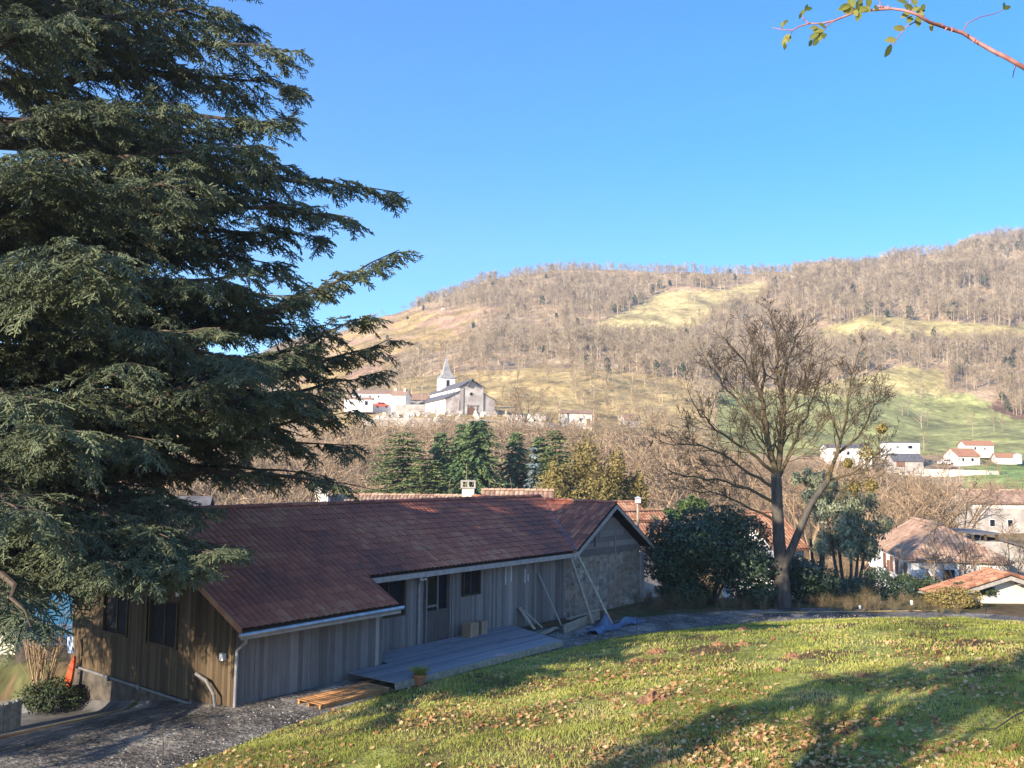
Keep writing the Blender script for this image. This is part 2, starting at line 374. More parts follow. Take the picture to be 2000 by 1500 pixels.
T = {
 212: [930, 925, 915, 890, 862, 840, 838, 838, 842, 868, 895, 915, 920, 922, 935, 940],
 222: [928, 922, 912, 886, 850, 816, 814, 814, 820, 862, 890, 912, 916, 918, 930, 940],
 250: [920, 918, 908, 875, 835, 806, 806, 808, 814, 850, 880, 898, 905, 905, 915, 930],
 300: [910, 905, 895, 860, 815, 790, 785, 782, 790, 820, 850, 872, 875, 872, 880, 900],
 400: [880, 870, 860, 820, 775, 748, 738, 725, 722, 735, 765, 760, 785, 800, 800, 860],
 500: [860, 840, 820, 780, 725, 695, 680, 655, 650, 655, 665, 655, 670, 680, 690, 800],
 600: [840, 815, 790, 745, 690, 650, 612, 590, 580, 592, 582, 578, 580, 590, 600, 740],
 700: [820, 795, 765, 715, 660, 612, 572, 535, 524, 537, 524, 527, 497, 470, 470, 640],
}
def zfrom(c, py, d):
    return CZ + d * np.tan(PITCH - np.arctan((py - 750 - .011 * (c - 1000)) / FPX))
ZT = np.zeros((len(TD), len(TC)))
for i, d in enumerate(TD):
    if d in T: ZT[i] = zfrom(TC, np.array(T[int(d)], float), d)
ZT[0] = -6; ZT[1] = [-9, -8, -7, -6, -6, -6, -6, -6, -6, -7, -8, -8, -8, -8, -8, -8]
i212 = list(TD).index(212)
ZT[2] = ZT[1] * .75 + ZT[i212] * .25 - .5
ZT[3] = ZT[1] * .38 + ZT[i212] * .62
ZT[-2] = ZT[-3] - 25; ZT[-1] = ZT[-3] - 120
def _interp(tab, xs, ys, x, y):
    # smooth bilinear: cubic hermite along y (distance), linear-smooth along x
    ix = np.clip(np.searchsorted(xs, x) - 1, 0, len(xs) - 2); iy = np.clip(np.searchsorted(ys, y) - 1, 0, len(ys) - 2)
    tx = np.clip((x - xs[ix]) / (xs[ix + 1] - xs[ix]), 0, 1); ty = np.clip((y - ys[iy]) / (ys[iy + 1] - ys[iy]), 0, 1)
    tx = .5 * tx + .5 * tx * tx * (3 - 2 * tx)
    return (tab[iy, ix] * (1 - tx) + tab[iy, ix + 1] * tx) * (1 - ty) + (tab[iy + 1, ix] * (1 - tx) + tab[iy + 1, ix + 1] * tx) * ty
def near_h(X, Y):
    d = edge_dist(X, Y)
    z = YARD + 3.3 * (1 - np.exp(-np.maximum(d - .15, 0) / 16))
    u, w = buw(X, Y)
    k = sst(-u, 8.3, 9.6)
    z = z - (1.45 * sst(-w, -2, 8) + 1.9 * sst(-w, 7, 14)) * k
    z = z - 1.0 * sst(-w, 5, 14) * (1 - k)
    z = z + .10 * fbm(X * .35, Y * .35, 3) * sst(d, .3, 3) + .05 * fbm(X * 1.7 + 9, Y * 1.7, 2) * sst(d, 0, 1)
    return z
def terr(X, Y):
    X = np.atleast_1d(np.asarray(X, float)); Y = np.atleast_1d(np.asarray(Y, float))
    r = np.hypot(X, Y); az = np.arctan2(X, Y)
    azc = np.clip(az, -math.radians(50), math.radians(50))
    d = r * np.cos(azc); c = 1000 + FPX * np.tan(azc)
    far = _interp(ZT, TC, TD, c, d)
    amp = np.clip((d - 60) / 200, 0, 1) * np.where(d > 690, 1.0, 1.0)
    far = far + amp * (7 * fbm(X / 90, Y / 90, 4) + 2.0 * fbm(X / 22, Y / 22, 3) * sst(d, 260, 340)) * (1 - sst(d, 185, 210) * (1 - sst(d, 255, 290)) * (1 - sst(c, 1230, 1400)) * sst(c, 560, 660))
    nh = near_h(X, Y)
    k = sst(d, 44, 74)
    nh2 = np.where(r < 76, nh, 0)
    return nh2 * (1 - k) + far * k
def th(x, y): return float(terr(x, y)[0])
def G(px, py, rmin=3, rmax=1000):
    """point where the view ray meets the terrain"""
    d = ray(px, py); d = d / d[1]
    ys = np.concatenate([np.arange(rmin, 80, .1), np.geomspace(80, rmax, 900)])
    X = d[0] * ys; Z = CZ + d[2] * ys; g = terr(X, ys)
    k = np.nonzero(Z < g)[0]
    y = ys[k[0]] if len(k) else rmax
    return np.array([d[0] * y, y, th(d[0] * y, y)])

# image zones of the far slope: used only to know where fields and woods lie on the hill
FIELDS = dict(
 slope=[(560, 720), (620, 668), (740, 622), (800, 606), (872, 608), (1010, 596), (905, 634), (930, 655), (860, 690), (790, 690), (760, 740), (700, 760), (560, 800)],
 mid=[(1130, 655), (1210, 612), (1300, 568), (1400, 566), (1505, 550), (1490, 578), (1400, 615), (1330, 655), (1150, 668)],
 strip=[(1600, 645), (1700, 615), (1800, 627), (2100, 640), (2100, 668), (1750, 657), (1600, 660)],
 low=[(600, 830), (700, 780), (790, 738), (960, 727), (1060, 714), (1200, 724), (1340, 742), (1400, 800), (1400, 1000), (1100, 860), (600, 860)],
 tan=[(1400, 760), (1560, 760), (1690, 730), (1760, 717), (1840, 722), (1852, 770), (1905, 772), (1400, 778)],
 green=[(1400, 775), (1900, 772), (2000, 822), (2200, 840), (2200, 965), (1880, 960), (1880, 890), (1400, 890)],
)
def far_cols(X, Y, Z):
    px, py = proj(X, Y, Z); n = len(X)
    nz = fbm(px / 30, py / 16, 3) * 9
    qx, qy = px + nz, py + nz * .6
    d = np.hypot(X, Y)
    c = np.tile(np.array([.34, .245, .15]), (n, 1))               # woodland floor
    def setc(m, col): c[m] = col
    setc(d < 215, (.20, .145, .075))
    setc((d < 110), (.12, .12, .05))
    f = {k: inpoly(qx, qy, v) & (d > 215) for k, v in FIELDS.items()}
    setc(f['slope'], (.36, .25, .10)); setc(f['mid'], (.45, .36, .16)); setc(f['strip'], (.42, .34, .14))
    setc(f['low'], (.41, .30, .13)); setc(f['tan'], (.40, .33, .14)); setc(f['green'], (.27, .27, .10))
    setc(inpoly(qx, qy, [(1895, 915), (1960, 905), (2100, 890), (2100, 970), (1900, 965)]) & (d > 150), (.17, .23, .07))
    setc(inpoly(qx, qy, [(1922, 793), (1960, 785), (2100, 800), (2100, 835), (1990, 820)]) & (d > 215), (.15, .09, .06))
    v = fbm(X / 14, Y / 14, 4)
    red = (v > .12) & f['slope']; c[red] = (.38, .24, .15)
    c *= (1 + .35 * fbm(X / 6, Y / 6, 3))[:, None]
    return np.clip(c, .01, 1)

# ------------------------------------------------------------------ ground sheets
def build_ground():
    azd = np.radians(np.concatenate([np.arange(-180, -40, 5.), np.arange(-40, -33, .5), np.arange(-33, 33, .11), np.arange(33, 40, .5), np.arange(40, 180.1, 5.)]))
    rr = np.concatenate([[0.05, 1, 2, 3, 4, 5], np.arange(6, 46, .16), np.geomspace(46.2, 1150, 330)])
    A, R = np.meshgrid(azd, rr); X = (R * np.sin(A)).ravel(); Y = (R * np.cos(A)).ravel()
    Z = terr(X, Y)
    nc = len(azd); nr = len(rr)
    i, j = np.meshgrid(np.arange(nr - 1), np.arange(nc - 1), indexing='ij'); i = i.ravel(); j = j.ravel()
    F = np.stack([i * nc + j, i * nc + j + 1, (i + 1) * nc + j + 1, (i + 1) * nc + j], 1)[:, ::-1]
    cx = X[F].mean(1); cy = Y[F].mean(1); rad = np.hypot(cx, cy)
    e = edge_dist(cx, cy) + .22 * fbm(cx * .9, cy * .9, 3)
    u, w = buw(cx, cy)
    lawn = (e > 0) & (rad < 60)
    pathz = (~lawn) & (rad < 60) & (((e > -3.1) & (u > 3)) | ((e > -7) & (u <= 3) & (w > -3.5))) & (cy > 0)
    hill = ~(lawn | pathz)
    uu, ww = buw(X, Y)
    C = far_cols(X, Y, Z)
    near = np.hypot(X, Y) < 62
    g = fbm(X * .25, Y * .25, 4); g2 = fbm(X * 1.1 + 4, Y * 1.1, 3)
    eV = edge_dist(X, Y)
    nl = np.tile(np.array([.26, .26, .075]), (len(X), 1)); nl[g > .10] = (.17, .15, .05); nl[g2 > .22] = (.15, .10, .05)
    npth = np.tile(np.array([.16, .145, .13]), (len(X), 1)); npth[g2 > .15] = (.24, .22, .19); npth[g2 < -.25] = (.11, .10, .09)
    oth = np.tile(np.array([.085, .085, .035]), (len(X), 1)); oth[g2 > .05] = (.12, .085, .045)
    for nm, msk, lab in (('lawn', lawn, nl), ('driveway', pathz, npth), ('hillside', hill, None)):
        CC = C.copy()
        if lab is None: CC[near] = oth[near]; lr = near & (uu < -9.0) & (ww < -3.6); CC[lr] = (.15, .145, .14)
        else: CC = lab
        Fm = F[msk]; used = np.unique(Fm); remap = np.zeros(len(X), int); remap[used] = np.arange(len(used))
        mb = MB(); mb.add(np.stack([X, Y, Z], 1)[used], remap[Fm], c=CC[used])
        mm = gcol_mat(nm + '_ground', bump=.6 if nm != 'hillside' else .5, bscale=(12 if nm == 'lawn' else 9) if nm != 'hillside' else .35, nscale=.7 if nm != 'hillside' else .06)
        o = mb.build(nm, mm, origin=(0, 0, 0), color=True, smooth=True)
        tag(o, kind='structure')
build_ground()

# ------------------------------------------------------------------ building helpers
def tiles(mb, O, U, Vd, L, v0, v1, p=.22, c=.36, A=.035, mi=0, seed=1, k=4, u_off=0.0, mottled=None):
    """courses of roman tiles on a roof plane: O corner on the ridge, U along it, Vd unit vector down the slope"""
    rs = np.random.RandomState(seed); U = np.asarray(U, float); Vd = np.asarray(Vd, float); Nn = np.cross(U, Vd)
    if Nn[2] < 0: Nn = -Nn
    nu = max(1, int(round(L / p))); p = L / nu
    vs = [v0(x) for x in np.linspace(0, L, 9)]; ve = [v1(x) for x in np.linspace(0, L, 9)]
    j0 = int(math.floor(min(vs) / c)); j1 = int(math.ceil(max(ve) / c))
    I, J = np.meshgrid(np.arange(nu), np.arange(j0, j1), indexing='ij'); I = I.ravel(); J = J.ravel()
    s = np.linspace(0, 1, k + 1)
    uu = (I[:, None] + s[None]) * p
    V0 = np.vectorize(v0)(uu); V1 = np.vectorize(v1)(uu)
    a = np.clip((J * c)[:, None], V0, V1); b = np.clip(((J + 1) * c + .03)[:, None], V0, V1)
    keep = (b - a).max(1) > .02
    uu, a, b, I, J = uu[keep], a[keep], b[keep], I[keep], J[keep]
    prof = A * np.abs(np.sin(s * math.pi))[None] ** .8
    jit = rs.uniform(-.006, .006, (len(I), 1))
    ha = prof + jit; hb = prof + .022 + jit
    def pt(u, v, h): return np.asarray(O, float)[None, None] + u[..., None] * U + v[..., None] * Vd + h[..., None] * Nn
    v = np.concatenate([pt(uu, a, ha), pt(uu, b, hb)], 1); m = k + 1
    q = np.array([(i, i + 1, m + i + 1, m + i) for i in range(k)])
    f = (q[None] + (np.arange(len(I)) * 2 * m)[:, None, None]).reshape(-1, 4)
    t = rs.uniform(.15, .85, len(I))
    if mottled is not None: t = np.clip(t * .5 + mottled(uu.mean(1), a.mean(1)) * .5, 0, 1)
    mb.add(v.reshape(-1, 3), f, mi, np.repeat(t, 2 * m))
def ridge_tiles(mb, A, Bp, r=.13, mi=0, step=.4, seed=0):
    A = np.asarray(A, float); Bp = np.asarray(Bp, float); n = max(1, int(np.linalg.norm(Bp - A) / step)); rs = np.random.RandomState(seed)
    d = (Bp - A) / n; side = np.cross(d, [0, 0, 1.]); side /= np.linalg.norm(side); up = np.array([0, 0, 1.])
    for i in range(n):
        an = np.linspace(0, math.pi, 6); v = []
        for e, rr, dz in ((0, r * .9, 0), (1.08, r * 1.08, .015)):
            for a in an: v.append(A + d * (i + e) + side * math.cos(a) * rr + up * (math.sin(a) * rr * .75 + dz - .03))
        mb.add(v, [(k, k + 1, 6 + k + 1, 6 + k) for k in range(5)] + [tuple(range(6, 12))], mi, rs.uniform(.2, .9)) if False else mb.add(v, [(k, k + 1, 6 + k + 1, 6 + k) for k in range(5)], mi, rs.uniform(.2, .9))
def boards(mb, F, u0, u1, w, z0, ztop, bw=.125, th_=.025, holes=(), mi=0, seed=0, gap=.006, axis='u', out=1.0):
    """vertical boards on a wall; F(u,w,z) maps local to world; axis 'u': runs along u at fixed w; 'w': along w at fixed u"""
    rs = np.random.RandomState(seed); n = max(1, int(round((u1 - u0) / bw))); bw = (u1 - u0) / n
    for i in range(n):
        a = u0 + i * bw; b = a + bw - gap; zt = ztop((a + b) / 2); zb = z0((a + b) / 2) if callable(z0) else z0
        iv = [(zb, zt)]
        for (h0, h1, hz0, hz1) in holes:
            if b > h0 and a < h1:
                nv = []
                for (p, q) in iv:
                    if hz0 > p: nv.append((p, min(q, hz0)))
                    if hz1 < q: nv.append((max(p, hz1), q))
                iv = [x for x in nv if x[1] - x[0] > .01]
        off = rs.uniform(0, .012); t = rs.uniform(.25, .75) + (.25 if rs.rand() < .08 else 0)
        for (p, q) in iv:
            p2 = p - (rs.uniform(0, .05) if p == zb else 0)
            if axis == 'u': mb.box(F(a, w, p2), F(b, w, p2) - F(a, w, p2), F(a, w + (th_ + off) * out, p2) - F(a, w, p2), np.array([0, 0, q - p2]), mi, t)
            else: mb.box(F(w, a, p2), F(w, b, p2) - F(w, a, p2), F(w + (th_ + off) * out, a, p2) - F(w, a, p2), np.array([0, 0, q - p2]), mi, t)
def lbox(mb, F, u0, u1, w0, w1, z0, z1, mi=0, t=.5):
    o = F(u0, w0, z0); mb.box(o, F(u1, w0, z0) - o, F(u0, w1, z0) - o, np.array([0, 0, z1 - z0]), mi, t)

# ------------------------------------------------------------------ the long timber barn
HR, RW, SL = 4.40, 3.8, .495            # ridge height, ridge offset, slope
UL, UC = -9.24, 11.45
def zroof(w): return HR - SL * abs(w + RW) * (1.0 if w > -RW else 1.12)
def build_barn():
    barn = thing('timber_barn', B(0, 0, YARD), 'long weathered board barn with dark red tiled roof beside the lawn', 'barn')
    # front wall, wing wall, left gable
    m = MB()
    boards(m, B, -3.9, 7.95, 0, -.42, lambda u: zroof(0) - .08, holes=[(-3.02, -1.58, .80, 2.10), (-.55, .78, -.5, 2.18), (1.45, 2.45, 1.1, 2.12)], seed=1)
    lbox(m, B, -3.9, 7.95, -.16, -.006, -.9, .78, 0, .1)
    m.build('wall', M_board, barn)
    m = MB()
    boards(m, B, UL, -3.86, 1.3, -.62, lambda u: zroof(1.3) - .06, bw=.15, seed=2)
    lbox(m, B, UL + .05, -3.9, 1.15, 1.294, -1.0, zroof(1.3) - .15, 0, .1)
    boards(m, B, 0, 1.3, -3.86, -.62, lambda w: zroof(w) - .06, seed=5, axis='w', out=-1.0)
    m.build('wing_wall', M_board, barn)
    m = MB()
    wh = [(-5.55, -4.1, .62, 1.95), (-2.93, -1.44, .6, 1.95)]
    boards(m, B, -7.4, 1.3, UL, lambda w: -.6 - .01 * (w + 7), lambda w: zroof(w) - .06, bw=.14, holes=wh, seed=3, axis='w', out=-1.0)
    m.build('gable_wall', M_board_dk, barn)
    m = MB(); lbox(m, B, UL + .02, UL + .3, -7.4, 1.28, -2.6, -.58); lbox(m, B, UL + .3, UC, -7.4, -7.2, -2.6, 2.2)
    m.build('foundation', M_darkstone, barn)
    # stone end with plank gable (faces the same way as the long wall)
    ga, gb, gz, gh = 7.97, 14.25, 2.05, 4.25
    m = MB()
    nn = 26; us = np.linspace(ga, gb, nn)
    for i in range(nn - 1): lbox(m, B, us[i], us[i + 1], -.45, .02 + .012 * math.sin(i * 2.3), -.9, 2.0 + .05 * math.sin(i * 1.7))
    lbox(m, B, gb - .45, gb, -8, -.45, -.9, 2.0)
    m.build('stone_wall', M_stone, barn)
    m = MB(); rs = np.random.RandomState(8); z = 1.98
    cut = lambda z: (ga + max(0, (z - gz)) / .61 + .02, gb + .2 - max(0, (z - gz)) / .61 - .02)
    while z < gh - .15:
        hgt = rs.uniform(.2, .3); a, b = cut(z + hgt); a0, b0 = cut(z)
        br = sorted([rs.uniform(a, b) for _ in range(2 if b - a > 2.5 else 1)]) if b - a > 1 else []
        xs = [None] + br + [None]
        for i in range(len(xs) - 1):
            l0 = a0 if xs[i] is None else xs[i]; r0_ = b0 if xs[i + 1] is None else xs[i + 1] - .015
            l1 = a if xs[i] is None else xs[i]; r1 = b if xs[i + 1] is None else xs[i + 1] - .015
            if r1 <= l1: continue
            off = rs.uniform(0, .03)
            m.slab([B(l0, .0 + off, z + .006), B(r0_, off, z + .006), B(r1, off, z + hgt), B(l1, off, z + hgt)], DW * .03, 0, rs.uniform(.2, .8))
        z += hgt
    m.slab([B(ga + .1, -.1, 2), B(gb, -.1, 2), B((ga + gb) / 2 + .1, -.1, gh - .2)], DW * -.03, 0, 0)
    lbox(m, B, 11.9, 12.02, .05, .09, 2.0, 2.95, 0, .7); lbox(m, B, 10.2, 10.28, .05, .09, 2.35, 3.0, 0, .15)
    m.build('plank_gable', M_board, barn)
    # openings
    def window(u0, u1, z0, z1, w, parent, face='u', bars=1, fm=M_board_dk):
        f = MB(); s = .06
        FF = B if face == 'u' else (lambda a, b, z: B(b, a, z))
        sg = 1 if face == 'u' else -1
        for (a, b, c, d) in ((u0, u1, z0, z0 + s), (u0, u1, z1 - s, z1), (u0, u0 + s, z0 + s, z1 - s), (u1 - s, u1, z0 + s, z1 - s)):
            lbox(f, FF, a, b, w - .10 * sg, w + .045 * sg, c, d)
        for i in range(bars):
            q = u0 + (u1 - u0) * (i + 1) / (bars + 1); lbox(f, FF, q - .025, q + .025, w - .08 * sg, w - .03 * sg, z0 + s, z1 - s)
        wo = f.build('window', fm, parent)
        g = MB(); lbox(g, FF, u0 + s - .004, u1 - s + .004, w - .075 * sg, w - .06 * sg, z0 + s - .004, z1 - s + .004); g.build('pane', M_dark, wo)  # dark sheet stands for the shaded room behind the open window
        return wo
    window(-3.02, -1.58, .80, 2.10, 0, barn)
    window(1.45, 2.45, 1.10, 2.12, 0, barn)
    for (a, b, c, d) in wh: window(a, b, c, d, UL, barn, 'w')
    # door: glazed leaf and open half, its inner shade painted on a near-black sheet
    f = MB(); lbox(f, B, -.55, -.47, -.12, .05, -.3, 2.18); lbox(f, B, .70, .78, -.12, .05, -.3, 2.18); lbox(f, B, -.47, .70, -.12, .05, 2.10, 2.18)
    lbox(f, B, .10, .17, -.1, -.02, -.3, 2.1); lbox(f, B, -.47, .1, -.1, -.04, -.3, .15); lbox(f, B, -.47, .1, -.1, -.04, .9, .98)
    d = f.build('door', M_board, barn)
    g = MB(); lbox(g, B, -.47, .1, -.075, -.06, .15, 2.1); g.build('pane', M_glass, d)
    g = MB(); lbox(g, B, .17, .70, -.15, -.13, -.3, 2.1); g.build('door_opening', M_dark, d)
    # roofs
    def dn(w0, w1):
        a = B(0, w0, zroof(w0)); b = B(0, w1, zroof(w1)); v = b - a; return v / np.linalg.norm(v), np.linalg.norm(v)
    Vd, _ = dn(-RW, .44); cosf = dn(-RW, -RW + 1)[1]
    vE = (.44 + RW) * cosf; vW = (1.92 + RW) * cosf; U0 = UL - .3
    m = MB()
    mot_sun_end = lambda u, v: np.clip(.5 + 1.3 * fbm(u * .4, v * .5, 3) + .22 * sst(-u, -6.5, -3) + .2 * sst(v, 4, 6), 0, 1)  # random mottling; left end warmer, its sun flecks put into the tile tint
    def vval(u):  # valley with the cross roof, in distance along the ridge from U0
        uu = u + U0
        if uu < 8.2: return 0
        return 0
    def vend(u):
        uu = u + U0
        if uu < -3.75: return vW
        if uu <= 8.2: return vE
        return max(0.0, vE * (1 - (uu - 8.2) / (11.5 - 8.2)))
    def wback(u): return (7.45 - RW) * 1.14
    tiles(m, B(U0, -RW, HR + .02), D1, Vd, 11.5 - U0, lambda u: 0, vend, seed=4, mottled=mot_sun_end)
    V2 = B(0, -7.45, zroof(-7.45)) - B(0, -RW, HR); V2 = V2 / np.linalg.norm(V2)
    tiles(m, B(U0, -RW, HR + .02), D1, V2, 11.5 - U0, lambda u: 0, wback, seed=5, k=2)
    # underside deck
    for (a, b, w1) in ((U0, -3.75, 1.90), (-3.75, 8.2, .42)):
        m.slab([B(a, -RW, HR - .05), B(b, -RW, HR - .05), B(b, w1, zroof(w1) - .05), B(a, w1, zroof(w1) - .05)], (0, 0, -.04), 1, .3)
    m.slab([B(8.2, -RW, HR - .05), B(11.4, -RW, HR - .05), B(8.2, .42, zroof(.42) - .05)], (0, 0, -.04), 1, .3)
    m.slab([B(U0, -RW, HR - .05), B(11.4, -RW, HR - .05), B(11.4, -7.4, zroof(-7.4) - .05), B(U0, -7.4, zroof(-7.4) - .05)], (0, 0, -.04), 1, .3)
    ridge_tiles(m, B(U0, -RW, HR + .05), B(11.3, -RW, HR + .05), seed=2)
    roof = m.build('roof', [M_tile, M_board_dk], barn)
    m = MB()
    # verge tiles on the left gable edge, sunlit orange put into their colour
    for (w0, w1, n) in ((-RW, 1.92, 16), (-RW, -7.45, 10)):
        for i in range(n):
            a = w0 + (w1 - w0) * i / n; b = w0 + (w1 - w0) * (i + 1.06) / n
            m.box(B(U0 - .03, a, zroof(a) - .10), D1 * .03, B(0, b, zroof(b) + .012) - B(0, a, zroof(a)), (0, 0, .17), 0, .55 + .4 * ((i * 7) % 5) / 5)
    m.build('verge_tile', M_tile_or, roof)
    # cross roof over the stone end
    cz, uc = 4.27, 11.42; sl = .61; cw = .45
    m = MB()
    for sgn, L0 in ((-1, 11.42 - 8.0), (1, 14.85 - 11.42)):
        Vx = D1 * sgn + np.array([0, 0, -sl]); ln = np.linalg.norm(Vx); Vx = Vx / ln; Lr = L0 * ln
        if sgn < 0:
            # runs back from the gable verge to the valley
            def v1(u): return Lr
            def v0(u): return 0.0
            def ve(u):
                w = cw - u
                if w > .44: return Lr
                return max(0.0, Lr * (1 - (.44 - w) / (.44 + RW - .05)))
            tiles(m, B(uc, cw, cz), -DW, Vx, RW + cw, v0, ve, seed=7)
        else: tiles(m, B(uc, cw, cz), -DW, Vx, 8.5, lambda u: 0, lambda u: Lr, seed=8)
        q = [B(uc, cw, cz - .07), B(uc + sgn * L0, cw, cz - .07 - sl * L0), B(uc + sgn * L0, cw - (8.4 if sgn > 0 else .9), cz - .07 - sl * L0), B(uc, cw - (8.4 if sgn > 0 else 4.1), cz - .07)]
        m.slab(q, (0, 0, -.04), 1, .3)
    ridge_tiles(m, B(uc, cw, cz + .02), B(uc, -RW, cz + .04), seed=3); ridge_tiles(m, B(uc, -RW, cz + .03), B(uc, -8, cz + .03), seed=4)
    cr = m.build('cross_roof', [M_tile, M_board_dk], barn)
    m = MB()
    for sgn, L0 in ((-1, 11.42 - 8.0), (1, 14.85 - 11.42)):
        a = B(uc, cw + .02, cz - .09); b = B(uc + sgn * L0, cw + .02, cz - .09 - sl * L0)
        m.slab([a, b, b - np.array([0, 0, .17]), a - np.array([0, 0, .17])], DW * .04)
    m.build('barge_board', M_trim, cr)
    m = MB(); a = B(8.2, .46, 2.36); b = B(11.35, -RW + .1, 4.36)
    m.tube([a, (a + b) / 2 + [0, 0, .01], b], .035, 6); m.build('valley_flashing', M_blue, roof)
    # eaves boards and gutters
    m = MB(); lbox(m, B, -3.75, 8.3, .44, .50, 2.08, 2.25); m.build('fascia', M_trim, roof)
    m = MB(); lbox(m, B, U0, -3.7, 1.90, 1.95, 1.33, 1.50); m.build('fascia', M_trim, roof)
    m = MB(); m.tube([B(U0 - .1, 2.0, 1.46), B(-3.65, 2.0, 1.50)], .06, 8); m.build('gutter', M_zinc, roof)
    m = MB(); m.tube([B(UL - .2, 2.0, 1.42), B(UL - .1, 1.85, 1.22), B(UL - .05, 1.42, .95), B(UL - .05, 1.40, -.6)], .045, 8); m.build('downspout', M_zinc, barn)
    m = MB(); m.tube([B(-.95, .5, 2.1), B(-.95, .15, 1.95), B(-.95, .08, 1.8), B(-.95, .08, -.35)], .035, 8); m.build('downspout', M_zinc, barn)
    m = MB(); m.lathe(B(-.95, .2, 1.93), [(0, .12), (.07, .1), (.09, 0), (0, -.02)], 10); lbox(m, B, -.80, -.68, .05, .2, 1.92, 2.0); m.build('security_light', M_whitep, barn)
    m = MB(); m.lathe(B(UL - .15, -1.3, 2.25), [(0, .12), (.05, .1), (.06, -.12), (0, -.14)], 8); m.build('wall_lamp', M_whitep, barn)
    # pipe running along the foot of the gable and a bent hose end
    m = MB(); m.tube([B(UL - .1, -7.3, -.62), B(UL - .1, -3.5, -.68), B(UL - .1, 1.1, -.76)], .04, 7)
    for w in (-4.9, -3.2, -.5): m.box(B(UL - .16, w, -.75), D1 * .12, DW * .1, (0, 0, .14))
    m.tube([B(UL - .12, -.3, .12), B(UL - .2, .3, .05), B(UL - .25, .75, -.25), B(UL - .2, .8, -.7)], .045, 7)
    m.build('pipe', M_pipe, barn)
    m = MB(); lbox(m, B, UL - .14, UL - .04, .76, .93, .64, .82); m.build('meter_box', M_whitep, barn)
    for (u, z, h) in ((3.9, 1.3, .7), (4.25, 1.4, .6), (5.15, 1.25, .55), (5.35, 1.3, .28)):
        m = MB(); lbox(m, B, u, u + .03, .04, .07, z, z + h); m.build('metal_bracket', M_whitep, barn)
    return barn
build_barn()

